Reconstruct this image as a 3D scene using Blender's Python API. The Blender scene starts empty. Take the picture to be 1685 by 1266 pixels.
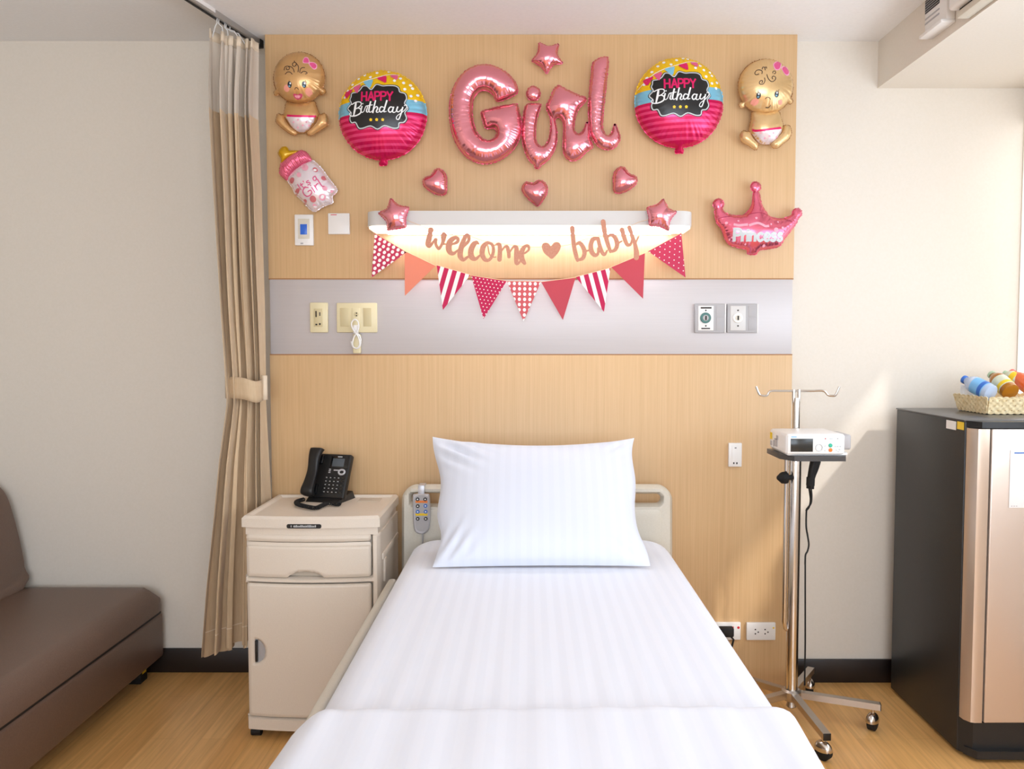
import bpy, bmesh, math, random
import numpy as np
from mathutils import Vector, Matrix
random.seed(7)
R = math.radians
S = bpy.context.scene
COL = S.collection

# ------------------------------------------------------------------ camera
F_PX, PPX, CX, CY = 1350.0, 870.0, 842.5, 633.0      # focal length and principal point in photo pixels
PITCH = R(2.88)
CAM_H = 1.332
cam_d = bpy.data.cameras.new('camera'); cam = bpy.data.objects.new('camera', cam_d); COL.objects.link(cam)
cam_d.sensor_width = 36.0; cam_d.lens = F_PX / 1685.0 * 36.0
cam_d.shift_x = -(PPX - CX) / 1685.0
cam.location = (0, 0, CAM_H); cam.rotation_euler = (R(90) - PITCH, 0, 0)
cam_d.clip_start = 0.05
S.camera = cam

# ------------------------------------------------------------------ view, world, light
S.view_settings.view_transform = 'Standard'; S.view_settings.look = 'None'
S.view_settings.gamma = 1.0; S.view_settings.use_curve_mapping = False
S.view_settings.exposure = -0.05
W_ = bpy.data.worlds.new('daylight'); S.world = W_; W_.use_nodes = True
bgn = W_.node_tree.nodes['Background']; bgn.inputs[0].default_value = (0.80, 0.90, 1.0, 1); bgn.inputs[1].default_value = 2.2

def area(name, loc, rot, sx, sy, power, col=(1, 1, 1), spread=180):
    l = bpy.data.lights.new(name, 'AREA'); l.shape = 'RECTANGLE'; l.size = sx; l.size_y = sy
    l.energy = power; l.color = col; l.spread = R(spread)
    o = bpy.data.objects.new(name, l); o.location = loc; o.rotation_euler = rot; COL.objects.link(o); return o

area('window_daylight_side', (1.87, 1.15, 1.50), (0, R(124), 0), 1.2, 2.7, 15, (0.70, 0.88, 1.08))       # the side window
area('window_daylight_blind', (1.868, 1.7, 1.25), (0, R(72), 0), 0.7, 1.9, 17, (0.78, 0.91, 1.06))      # added lamp to brighten the right floor, set at the lower blind
area('window_daylight_rear', (0.2, -2.45, 1.5), (R(112), 0, 0), 3.0, 1.7, 104, (0.82, 0.93, 1.06))         # unseen rear window light, added as soft fill for the room
area('window_daylight_far', (1.872, 2.95, 1.55), (0, R(90), 0), 1.2, 0.38, 0.5, (0.85, 0.95, 1.04))
sun_d = bpy.data.lights.new('sun', 'SUN'); sun_d.energy = 2.2; sun_d.angle = R(2.5); sun_d.color = (1.0, 0.97, 0.92)
sun = bpy.data.objects.new('sun', sun_d); COL.objects.link(sun); sun.location = (4, 0, 4)
sun.rotation_euler = Vector((-1.0, 1.14, -1.29)).to_track_quat('-Z', 'Y').to_euler()

# ------------------------------------------------------------------ projection helpers
cp, sp = math.cos(PITCH), math.sin(PITCH)
def P(x, y, Y):
    dy = y - CY
    d = (x - PPX, F_PX * cp - dy * sp, -F_PX * sp - dy * cp)
    t = Y / d[1]
    return Vector((d[0] * t, Y, CAM_H + d[2] * t))
def PZ(x, y, z):
    dy = y - CY
    d = (x - PPX, F_PX * cp - dy * sp, -F_PX * sp - dy * cp)
    t = (z - CAM_H) / d[2]
    return Vector((d[0] * t, d[1] * t, z))

# ------------------------------------------------------------------ materials
def srgb(r, g, b):
    def c(v):
        v /= 255.0
        return v / 12.92 if v <= 0.04045 else ((v + 0.055) / 1.055) ** 2.4
    return (c(r), c(g), c(b), 1.0)
def mat(name, col, rough=0.5, metal=0.0, spec=0.5, coat=0.0, sheen=0.0, trans=0.0, emis=None, estr=0.0, alpha=1.0, ior=1.45, sub=0.0):
    m = bpy.data.materials.new(name); m.use_nodes = True
    b = m.node_tree.nodes['Principled BSDF']
    b.inputs['Base Color'].default_value = srgb(*col) if max(col) > 1.0 else (*col, 1)
    b.inputs['Roughness'].default_value = rough; b.inputs['Metallic'].default_value = metal
    b.inputs['Specular IOR Level'].default_value = spec; b.inputs['Coat Weight'].default_value = coat
    b.inputs['Sheen Weight'].default_value = sheen; b.inputs['Transmission Weight'].default_value = trans
    b.inputs['IOR'].default_value = ior; b.inputs['Alpha'].default_value = alpha
    if emis: b.inputs['Emission Color'].default_value = srgb(*emis); b.inputs['Emission Strength'].default_value = estr
    m['b'] = 1
    return m
def N(m, t, **kw):
    n = m.node_tree.nodes.new(t)
    for k, v in kw.items():
        if k in n.inputs: n.inputs[k].default_value = v
        else: setattr(n, k, v)
    return n
def LK(m, a, b): m.node_tree.links.new(a, b)
def BS(m): return m.node_tree.nodes['Principled BSDF']
def noise_color(m, c1, c2, scale=(1, 1, 1), nscale=5.0, detail=4.0, bump=0.0, dist=0.002, lo=0.3, hi=0.7):
    """Two tones mixed by stretched noise, and an optional bump of the same noise."""
    tc = N(m, 'ShaderNodeTexCoord'); mp = N(m, 'ShaderNodeMapping'); mp.inputs['Scale'].default_value = scale
    LK(m, tc.outputs['Object'], mp.inputs['Vector'])
    nz = N(m, 'ShaderNodeTexNoise', Scale=nscale, Detail=detail); LK(m, mp.outputs[0], nz.inputs['Vector'])
    cr = N(m, 'ShaderNodeValToRGB'); cr.color_ramp.elements[0].position = lo; cr.color_ramp.elements[1].position = hi
    cr.color_ramp.elements[0].color = srgb(*c1); cr.color_ramp.elements[1].color = srgb(*c2)
    LK(m, nz.outputs['Fac'], cr.inputs[0]); LK(m, cr.outputs[0], BS(m).inputs['Base Color'])
    if bump:
        bp = N(m, 'ShaderNodeBump', Strength=bump, Distance=dist); LK(m, nz.outputs['Fac'], bp.inputs['Height'])
        LK(m, bp.outputs[0], BS(m).inputs['Normal'])
    return m

M = {}
M['wall'] = noise_color(mat('wall_paint', (222, 212, 198), 0.85), (226, 217, 204), (229, 220, 208), nscale=120, bump=0.03)
M['ceil'] = noise_color(mat('ceiling_paint', (244, 243, 243), 0.9), (242, 241, 241), (246, 245, 245), nscale=90)
M['base'] = mat('dark_skirting', (34, 25, 22), 0.35)
M['wood'] = noise_color(mat('maple_laminate', (222, 180, 132), 0.42), (206, 168, 122), (217, 180, 135), scale=(150, 150, 1.6), nscale=2.2, detail=5, bump=0.02)
M['woodedge'] = mat('maple_edge', (170, 120, 76), 0.5)
M['band'] = noise_color(mat('brushed_band', (200, 190, 190), 0.45, 0.2), (196, 189, 188), (199, 192, 191), scale=(1, 1, 60), nscale=3, detail=3)
def floor_mat():
    m = mat('oak_floor', (205, 160, 105), 0.32)
    tc = N(m, 'ShaderNodeTexCoord'); mp = N(m, 'ShaderNodeMapping'); mp.inputs['Rotation'].default_value = (0, 0, R(90))
    LK(m, tc.outputs['Object'], mp.inputs['Vector'])
    bk = N(m, 'ShaderNodeTexBrick', Scale=1.0); bk.offset = 0.37
    bk.inputs['Brick Width'].default_value = 0.9; bk.inputs['Row Height'].default_value = 0.085; bk.inputs['Mortar Size'].default_value = 0.0006
    bk.inputs['Color1'].default_value = srgb(226, 172, 104); bk.inputs['Color2'].default_value = srgb(238, 188, 120); bk.inputs['Mortar'].default_value = srgb(204, 154, 96)
    LK(m, mp.outputs[0], bk.inputs['Vector'])
    m2 = N(m, 'ShaderNodeMapping'); m2.inputs['Scale'].default_value = (48, 2.2, 1); LK(m, tc.outputs['Object'], m2.inputs['Vector'])
    nz = N(m, 'ShaderNodeTexNoise', Scale=1.6, Detail=6.0); LK(m, m2.outputs[0], nz.inputs['Vector'])
    cr = N(m, 'ShaderNodeValToRGB'); cr.color_ramp.elements[0].position = 0.3; cr.color_ramp.elements[1].position = 0.72
    cr.color_ramp.elements[0].color = (0.80, 0.76, 0.72, 1); cr.color_ramp.elements[1].color = (1.06, 1.05, 1.04, 1)
    LK(m, nz.outputs['Fac'], cr.inputs[0])
    mx = N(m, 'ShaderNodeMix', data_type='RGBA', blend_type='MULTIPLY'); mx.inputs[0].default_value = 1.0
    LK(m, bk.outputs['Color'], mx.inputs[6]); LK(m, cr.outputs[0], mx.inputs[7]); LK(m, mx.outputs[2], BS(m).inputs['Base Color'])
    return m
M['floor'] = floor_mat()
M['leather'] = noise_color(mat('brown_leatherette', (112, 88, 74), 0.42), (108, 85, 72), (117, 93, 79), nscale=260, bump=0.12, dist=0.001)
M['curtain'] = noise_color(mat('beige_curtain', (205, 178, 144), 0.75, sheen=0.2), (198, 170, 136), (208, 182, 148), scale=(1, 1, 0.1), nscale=160, bump=0.08, dist=0.001)
def sheer_mat():
    m = mat('sheer_mesh', (222, 208, 192), 0.8)
    b = BS(m); tr = N(m, 'ShaderNodeBsdfTransparent'); mx = N(m, 'ShaderNodeMixShader'); mx.inputs[0].default_value = 0.74
    out = m.node_tree.nodes['Material Output']
    LK(m, tr.outputs[0], mx.inputs[1]); LK(m, b.outputs[0], mx.inputs[2]); LK(m, mx.outputs[0], out.inputs['Surface'])
    return m
M['sheer'] = sheer_mat()
M['curtain_tape'] = mat('curtain_heading', (224, 206, 182), 0.8)
M['alu'] = mat('aluminium', (190, 188, 186), 0.35, 0.8)
M['dark'] = mat('dark_slot', (30, 29, 29), 0.6)
M['clear'] = mat('clear_plastic', (236, 234, 232), 0.2, alpha=0.7)
M['cabinet'] = noise_color(mat('beige_abs', (226, 212, 196), 0.38), (224, 210, 194), (228, 215, 199), nscale=300, bump=0.03, dist=0.0006)
M['cabrec'] = mat('beige_abs_recess', (206, 192, 174), 0.5)  # darker copy: painted shade in the drawer recess, plain colour on the tray insert
M['black'] = mat('black_plastic', (26, 25, 25), 0.38)
M['black_gloss'] = mat('black_gloss', (16, 16, 17), 0.12, coat=0.3)
M['rubber'] = mat('black_rubber', (22, 21, 21), 0.7)
M['grey_print'] = mat('grey_print', (190, 190, 190), 0.5)
M['lcd'] = mat('grey_lcd', (82, 88, 94), 0.2)
M['cream'] = noise_color(mat('cream_plastic', (216, 208, 192), 0.4), (214, 206, 190), (219, 211, 196), nscale=200, bump=0.02, dist=0.0005)
M['chrome'] = mat('stainless_steel', (206, 200, 194), 0.18, 1.0)
M['chrome_soft'] = mat('brushed_steel', (190, 182, 174), 0.34, 1.0)
M['white_pl'] = mat('white_plastic', (236, 232, 228), 0.35)
M['ivory'] = mat('ivory_plastic', (226, 212, 172), 0.38)
M['ivory_d'] = mat('ivory_plastic_dark', (206, 190, 148), 0.45)
M['hole'] = mat('dark_hole', (38, 30, 26), 0.7)
M['greypl'] = mat('grey_plastic', (176, 172, 172), 0.4)
M['silverpl'] = mat('silver_plastic', (202, 200, 204), 0.32, 0.3)
def sheet_mat(name, c, amp):
    m = mat(name, c, 0.62, sheen=0.15)
    tc = N(m, 'ShaderNodeTexCoord')
    wv = N(m, 'ShaderNodeTexWave', wave_type='BANDS', bands_direction='X', wave_profile='SIN', Scale=9.0, Distortion=0.0)
    LK(m, tc.outputs['Object'], wv.inputs['Vector'])
    cr = N(m, 'ShaderNodeValToRGB'); cr.color_ramp.elements[0].position = 0.42; cr.color_ramp.elements[1].position = 0.58
    k = tuple(int(v - amp) for v in c)
    cr.color_ramp.elements[0].color = srgb(*k); cr.color_ramp.elements[1].color = srgb(*c)
    LK(m, wv.outputs['Fac'], cr.inputs[0]); LK(m, cr.outputs[0], BS(m).inputs['Base Color'])
    mr = N(m, 'ShaderNodeMapRange'); mr.inputs[3].default_value = 0.7; mr.inputs[4].default_value = 0.45
    LK(m, wv.outputs['Fac'], mr.inputs[0]); LK(m, mr.outputs[0], BS(m).inputs['Roughness'])
    return m
M['sheet'] = sheet_mat('striped_satin_sheet', (238, 241, 251), 3)
M['blanket'] = sheet_mat('striped_satin_cover', (237, 240, 250), 2)
M['pillow'] = sheet_mat('white_pillowcase', (223, 226, 237), 2)
M['fridge'] = noise_color(mat('charcoal_fridge', (40, 40, 41), 0.4), (37, 37, 38), (43, 43, 44), nscale=400, bump=0.05, dist=0.0005)
M['fridgedoor'] = mat('champagne_steel', (222, 208, 198), 0.32, 0.65)
M['fridgetrim'] = mat('champagne_trim', (208, 190, 174), 0.3, 0.65)
M['fridgetop'] = mat('dark_fridge_top', (70, 68, 68), 0.3)
M['basket'] = noise_color(mat('woven_straw', (226, 204, 160), 0.75), (212, 186, 138), (238, 220, 180), scale=(1, 1, 1), nscale=70, bump=0.4, dist=0.003)
M['paper'] = mat('white_paper', (240, 238, 238), 0.7)
M['yellow'] = mat('yellow_label', (240, 200, 40), 0.5)
M['blue'] = mat('blue_print', (52, 106, 190), 0.45)
M['lblue'] = mat('light_blue_print', (120, 178, 224), 0.4)
M['orange'] = mat('orange_print', (240, 130, 50), 0.45)
M['green'] = mat('green_print', (60, 180, 150), 0.45)
M['teal'] = mat('teal_socket', (74, 118, 112), 0.4)
M['red'] = mat('red_print', (214, 40, 52), 0.45)
M['bluescreen'] = mat('blue_screen', (40, 86, 170), 0.25, emis=(40, 90, 190), estr=0.35)
M['pump_screen'] = mat('dark_screen', (46, 46, 44), 0.18)
# foil balloons
def foil(name, c, rough=0.2, metal=0.75, coat=0.2):
    return mat(name, c, rough, metal, coat=coat)
M['pinkfoil'] = foil('pink_foil', (240, 154, 168), 0.18, 0.9)
M['pinkseam'] = foil('pink_foil_seam', (196, 70, 104), 0.3, 0.7)
M['skinfoil'] = foil('tan_foil', (212, 166, 110), 0.28, 0.5)
M['skinfoil2'] = foil('sand_foil', (226, 190, 136), 0.26, 0.5)
M['whitefoil'] = foil('white_foil', (236, 224, 230), 0.25, 0.35)
M['crownfoil'] = foil('crown_foil', (238, 118, 146), 0.2, 0.8)
M['nipple'] = foil('gold_foil', (204, 156, 16), 0.3, 0.3)
M['collar'] = foil('rose_foil', (232, 112, 140), 0.3, 0.35)
M['ink'] = mat('dark_ink', (62, 44, 36), 0.4)
M['eye'] = mat('eye_ink', (34, 44, 54), 0.25)
M['eyeblue'] = mat('eye_blue', (120, 168, 190), 0.25)
M['eyew'] = mat('eye_white', (250, 250, 250), 0.3)
M['blush'] = mat('blush_ink', (240, 160, 140), 0.3)
M['lip'] = mat('lip_ink', (206, 74, 110), 0.3)
M['tongue'] = mat('tongue_ink', (244, 160, 176), 0.3)
M['bow'] = mat('bow_ink', (226, 84, 140), 0.3)
M['bowedge'] = mat('bow_edge_ink', (246, 176, 200), 0.3)
M['magenta'] = mat('magenta_ink', (222, 26, 100), 0.28, 0.2)
M['rose'] = mat('rose_ink', (226, 92, 138), 0.3, 0.1)
M['palepink'] = mat('pale_pink_ink', (240, 168, 186), 0.3)
M['dustyrose'] = mat('dusty_rose_ink', (204, 112, 118), 0.3)
M['skyink'] = mat('sky_blue_ink', (130, 196, 222), 0.28, 0.1)
M['plaque'] = mat('black_plaque_ink', (28, 26, 26), 0.3)
M['lightgrey'] = mat('pale_grey_ink', (206, 210, 212), 0.35)
M['whiteink'] = mat('white_ink', (245, 245, 245), 0.35)
M['starink'] = mat('yellow_ink', (250, 206, 24), 0.3)
# card and paper
M['rosegold'] = noise_color(mat('rose_gold_card', (196, 132, 104), 0.45, 0.15), (190, 125, 98), (203, 141, 113), nscale=300)
M['flag_red'] = mat('flag_pink_red', (192, 50, 86), 0.7)
M['flag_hot'] = mat('flag_hot_pink', (194, 28, 82), 0.7)
M['flag_coral'] = mat('flag_coral', (194, 72, 86), 0.7)
M['flag_peach'] = mat('flag_peach', (232, 138, 112), 0.7)
M['flag_salmon'] = mat('flag_salmon', (208, 92, 98), 0.7)
M['flag_white'] = mat('flag_white', (246, 240, 238), 0.7)
M['twine'] = mat('pale_twine', (226, 190, 150), 0.8)
M['diffuser'] = mat('lit_diffuser', (255, 250, 240), 0.4, emis=(255, 244, 226), estr=1.0)
M['tube'] = mat('lit_tube', (255, 250, 240), 0.4, emis=(228, 240, 255), estr=27.0)  # added strip that brightens the panel just under the lamp
M['lamp_body'] = mat('lamp_white_enamel', (214, 210, 206), 0.35)
M['blind'] = mat('white_blind', (246, 246, 244), 0.8, emis=(255, 253, 250), estr=0.5)  # glow stands in for daylight soaking through the added cover
M['blind_bright'] = mat('sunlit_blind', (246, 246, 244), 0.8, emis=(255, 253, 250), estr=1.05)  # stronger glow stands in for blown-out daylight outside
M['glass'] = mat('window_glass', (255, 255, 255), 0.0, trans=1.0, ior=1.02)
M['frame'] = mat('window_frame_white', (235, 235, 235), 0.4)

# ------------------------------------------------------------------ mesh building
class MB:
    def __init__(s): s.v = []; s.f = []; s.m = []
    def add(s, vs, fs, mi=0):
        b = len(s.v); s.v.extend([tuple(p) for p in vs])
        for f in fs: s.f.append(tuple(i + b for i in f)); s.m.append(mi)
        return s
    def box(s, x0, x1, y0, y1, z0, z1, r=0.0, seg=2, mi=0, X=None):
        bm = bmesh.new(); bmesh.ops.create_cube(bm, size=1.0)
        c = Vector(((x0 + x1) / 2, (y0 + y1) / 2, (z0 + z1) / 2)); d = (abs(x1 - x0), abs(y1 - y0), abs(z1 - z0))
        for v in bm.verts: v.co = Vector((v.co.x * d[0], v.co.y * d[1], v.co.z * d[2])) + c
        if r > 0:
            r = min(r, min(d) * 0.49)
            bmesh.ops.bevel(bm, geom=bm.edges[:] , offset=r, segments=seg, profile=0.5, affect='EDGES')
        bm.verts.index_update()
        vs = [(X @ v.co if X else v.co.copy()) for v in bm.verts]; fs = [[v.index for v in f.verts] for f in bm.faces]
        bm.free(); return s.add(vs, fs, mi)
    def tube(s, pts, r, n=10, closed=False, mi=0, caps=True):
        pts = [Vector(p) for p in pts]; k = len(pts)
        rs = r if isinstance(r, (list, tuple)) else [r] * k
        T = []
        for i in range(k):
            a = pts[(i - 1) % k] if (closed or i > 0) else pts[i]; b = pts[(i + 1) % k] if (closed or i < k - 1) else pts[i]
            d = b - a; T.append(d.normalized() if d.length > 1e-9 else Vector((0, 0, 1)))
        up = Vector((0, 0, 1)) if abs(T[0].z) < 0.9 else Vector((1, 0, 0))
        nrm = T[0].cross(up).normalized(); vs = []
        for i in range(k):
            nrm = (nrm - T[i] * nrm.dot(T[i])).normalized(); bn = T[i].cross(nrm)
            for j in range(n):
                a = 2 * math.pi * j / n; vs.append(pts[i] + (nrm * math.cos(a) + bn * math.sin(a)) * rs[i])
        fs = []
        for i in range(k if closed else k - 1):
            a, b = i * n, ((i + 1) % k) * n
            for j in range(n): fs.append((a + j, a + (j + 1) % n, b + (j + 1) % n, b + j))
        if caps and not closed: fs.append(tuple(range(n - 1, -1, -1))); fs.append(tuple((k - 1) * n + j for j in range(n)))
        return s.add(vs, fs, mi)
    def lathe(s, prof, o=(0, 0, 0), n=24, mi=0, X=None):
        """profile of (radius, height) around z through o"""
        vs = []; o = Vector(o)
        for (r, z) in prof:
            for j in range(n):
                a = 2 * math.pi * j / n; p = Vector((r * math.cos(a), r * math.sin(a), z)); vs.append((X @ p if X else p) + o)
        fs = []
        for i in range(len(prof) - 1):
            for j in range(n): fs.append((i * n + j, i * n + (j + 1) % n, (i + 1) * n + (j + 1) % n, (i + 1) * n + j))
        fs.append(tuple(range(n - 1, -1, -1))); fs.append(tuple((len(prof) - 1) * n + j for j in range(n)))
        return s.add(vs, fs, mi)
    def prism(s, poly, fn, a, b, mi=0):
        """polygon (u,v) extruded between depth a and b; fn(u,v,d) -> point"""
        k = len(poly); vs = [fn(u, v, a) for u, v in poly] + [fn(u, v, b) for u, v in poly]
        fs = [tuple(range(k - 1, -1, -1)), tuple(k + i for i in range(k))] + [(i, (i + 1) % k, k + (i + 1) % k, k + i) for i in range(k)]
        return s.add(vs, fs, mi)
    def grid(s, nu, nv, fn, mi=0, closed=False):
        vs = [fn(i / (nu if closed else nu - 1), j / (nv - 1)) for j in range(nv) for i in range(nu)]
        fs = []
        for j in range(nv - 1):
            for i in range(nu if closed else nu - 1):
                i2 = (i + 1) % nu; fs.append((j * nu + i, j * nu + i2, (j + 1) * nu + i2, (j + 1) * nu + i))
        return s.add(vs, fs, mi)

LOC = {}
def obj(name, mb, mats, parent=None, sharp=35, loc=None, solid=None):
    """link one mesh object; mb holds world coordinates"""
    if not isinstance(mats, (list, tuple)): mats = [mats]
    base = LOC[parent.name] if parent is not None else Vector(loc if loc is not None else (0, 0, 0))
    me = bpy.data.meshes.new(name)
    me.from_pydata([tuple(Vector(p) - base) for p in mb.v], [], mb.f)
    for m in mats: me.materials.append(m)
    me.polygons.foreach_set('material_index', mb.m); me.polygons.foreach_set('use_smooth', [True] * len(mb.f))
    bm = bmesh.new(); bm.from_mesh(me); bmesh.ops.recalc_face_normals(bm, faces=bm.faces[:]); bm.to_mesh(me); bm.free()
    me.update(); me.set_sharp_from_angle(angle=R(sharp))
    o = bpy.data.objects.new(name, me); COL.objects.link(o)
    if parent is not None: o.parent = parent
    else: o.location = base
    LOC[o.name] = base
    if solid:
        md = o.modifiers.new('thickness', 'SOLIDIFY'); md.thickness = solid; md.offset = 0
    return o
def thing(name, label, cat, loc, group=None):
    o = bpy.data.objects.new(name, None); COL.objects.link(o); o.location = loc; o.empty_display_size = 0.05
    LOC[o.name] = Vector(loc); o['label'] = label; o['category'] = cat
    if group: o['group'] = group
    return o
def tag(o, label, cat, group=None, kind=None):
    o['label'] = label; o['category'] = cat
    if group: o['group'] = group
    if kind: o['kind'] = kind
    return o
def struct(name, mb, m, label, cat, sharp=35):
    o = obj(name, mb, m, sharp=sharp); return tag(o, label, cat, kind='structure')
def spline(pts, n=6, closed=False):
    """Catmull-Rom through points of any dimension"""
    pts = [np.array(p, float) for p in pts]; k = len(pts); out = []
    for i in range(k if closed else k - 1):
        p0 = pts[(i - 1) % k] if (closed or i > 0) else pts[i]; p1 = pts[i]; p2 = pts[(i + 1) % k]
        p3 = pts[(i + 2) % k] if (closed or i + 2 < k) else p2
        for j in range(n):
            t = j / n
            out.append(0.5 * (2 * p1 + (p2 - p0) * t + (2 * p0 - 5 * p1 + 4 * p2 - p3) * t * t + (3 * p1 - p0 - 3 * p2 + p3) * t ** 3))
    if not closed: out.append(pts[-1])
    return out
def lerpk(keys, t):
    """piecewise-linear through (t, value)"""
    return float(np.interp(t, [k[0] for k in keys], [k[1] for k in keys]))

# ---- signed distance shapes (arrays x, y)
def sd_poly(poly):
    pl = np.array(poly, float)
    def f(x, y):
        d = np.full(x.shape, 1e18); s = np.ones(x.shape); k = len(pl)
        for i in range(k):
            a = pl[i]; b = pl[i - 1]; ex, ey = b - a; wx = x - a[0]; wy = y - a[1]
            t = np.clip((wx * ex + wy * ey) / max(ex * ex + ey * ey, 1e-12), 0, 1)
            d = np.minimum(d, (wx - ex * t) ** 2 + (wy - ey * t) ** 2)
            c1 = y >= a[1]; c2 = y < b[1]; c3 = ex * wy > ey * wx
            s = np.where((c1 & c2 & c3) | (~c1 & ~c2 & ~c3), -s, s)
        return s * np.sqrt(d)
    return f
def sd_strokes(strokes):
    """each stroke a chain of (x, y, r)"""
    def f(x, y):
        d = np.full(x.shape, 1e18)
        for st in strokes:
            for (ax, ay, ra), (bx, by, rb) in zip(st[:-1], st[1:]):
                ex, ey = bx - ax, by - ay
                t = np.clip(((x - ax) * ex + (y - ay) * ey) / max(ex * ex + ey * ey, 1e-12), 0, 1)
                d = np.minimum(d, np.hypot(x - ax - ex * t, y - ay - ey * t) - (ra + (rb - ra) * t))
        return d
    return f
def sd_circle(cx, cy, rx, ry=None):
    ry = ry or rx
    def f(x, y):
        k = np.hypot((x - cx) / rx, (y - cy) / ry); return (k - 1) * min(rx, ry)
    return f
def sd_rrect(x0, x1, y0, y1, r):
    cx, cy, hx, hy = (x0 + x1) / 2, (y0 + y1) / 2, abs(x1 - x0) / 2 - r, abs(y1 - y0) / 2 - r
    def f(x, y):
        qx = np.abs(x - cx) - hx; qy = np.abs(y - cy) - hy
        return np.hypot(np.maximum(qx, 0), np.maximum(qy, 0)) + np.minimum(np.maximum(qx, qy), 0) - r
    return f
def sd_union(*fs): return lambda x, y: np.minimum.reduce([g(x, y) for g in fs])
def sd_sub(a, b): return lambda x, y: np.maximum(a(x, y), -b(x, y))
def sd_grad(sd, x, y, e):
    gx = (sd(x + e, y) - sd(x - e, y)) / (2 * e); gy = (sd(x, y + e) - sd(x, y - e)) / (2 * e)
    l = np.maximum(np.hypot(gx, gy), 1e-6); return gx / l, gy / l
def sd_mesh(sd, bb, step):
    """quads inside the shape, outline vertices snapped onto the zero line -> xy, quads, boundary flags, boundary edges, grid index info"""
    x0, x1, y0, y1 = [float(v) for v in bb]; nx = int((x1 - x0) / step) + 3; ny = int((y1 - y0) / step) + 3
    gx, gy = np.meshgrid(x0 - step + np.arange(nx) * step, y0 - step + np.arange(ny) * step)
    d = sd(gx, gy); ins = d < 0
    q = ins[:-1, :-1] & ins[1:, :-1] & ins[:-1, 1:] & ins[1:, 1:]
    cnt = np.zeros(ins.shape, int); cnt[:-1, :-1] += q; cnt[1:, :-1] += q; cnt[:-1, 1:] += q; cnt[1:, 1:] += q
    bnd = (cnt > 0) & (cnt < 4)
    bx, by = gx[bnd].copy(), gy[bnd].copy()
    for _ in range(4):
        dd = sd(bx, by); ax, ay = sd_grad(sd, bx, by, step * 0.1); bx -= dd * ax; by -= dd * ay
    X = gx.copy(); Y = gy.copy(); X[bnd] = bx; Y[bnd] = by
    idx = -np.ones(ins.shape, int); idx[cnt > 0] = np.arange((cnt > 0).sum())
    jj, ii = np.nonzero(q)
    quads = np.stack([idx[jj, ii], idx[jj, ii + 1], idx[jj + 1, ii + 1], idx[jj + 1, ii]], 1)
    ed = {}
    for a in quads:
        for i in range(4):
            e = (a[i], a[(i + 1) % 4])
            if (e[1], e[0]) in ed: del ed[(e[1], e[0])]
            else: ed[e] = 1
    sel = cnt > 0
    return X, Y, d, sel, bnd, quads.tolist(), list(ed.keys()), idx, (x0 - step, y0 - step, step)
def plate(mb, sd, bb, step, fn, front, back, mi=0, round_=0.0):
    """flat plate of the given outline; fn(u, v, depth) -> point; edges eased by round_ (in outline units)"""
    X, Y, d, sel, bnd, quads, edges, idx, _ = sd_mesh(sd, bb, step)
    xs, ys, bs = X[sel], Y[sel], bnd[sel]; n = len(xs)
    dd = np.where(bs, 0, d[sel])
    if round_ > 0:
        t = np.clip(1 + dd / round_, 0, 1); ease = 1 - np.sqrt(np.maximum(1 - t * t, 0))
    else: ease = np.zeros(n)
    th = (front - back)
    vs = [fn(xs[i], ys[i], front - ease[i] * th * 0.45) for i in range(n)] + [fn(xs[i], ys[i], back) for i in range(n)]
    fs = [tuple(q) for q in quads] + [tuple(n + i for i in reversed(q)) for q in quads] + [(b, a, n + a, n + b) for a, b in edges]
    return mb.add(vs, fs, mi)
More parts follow.
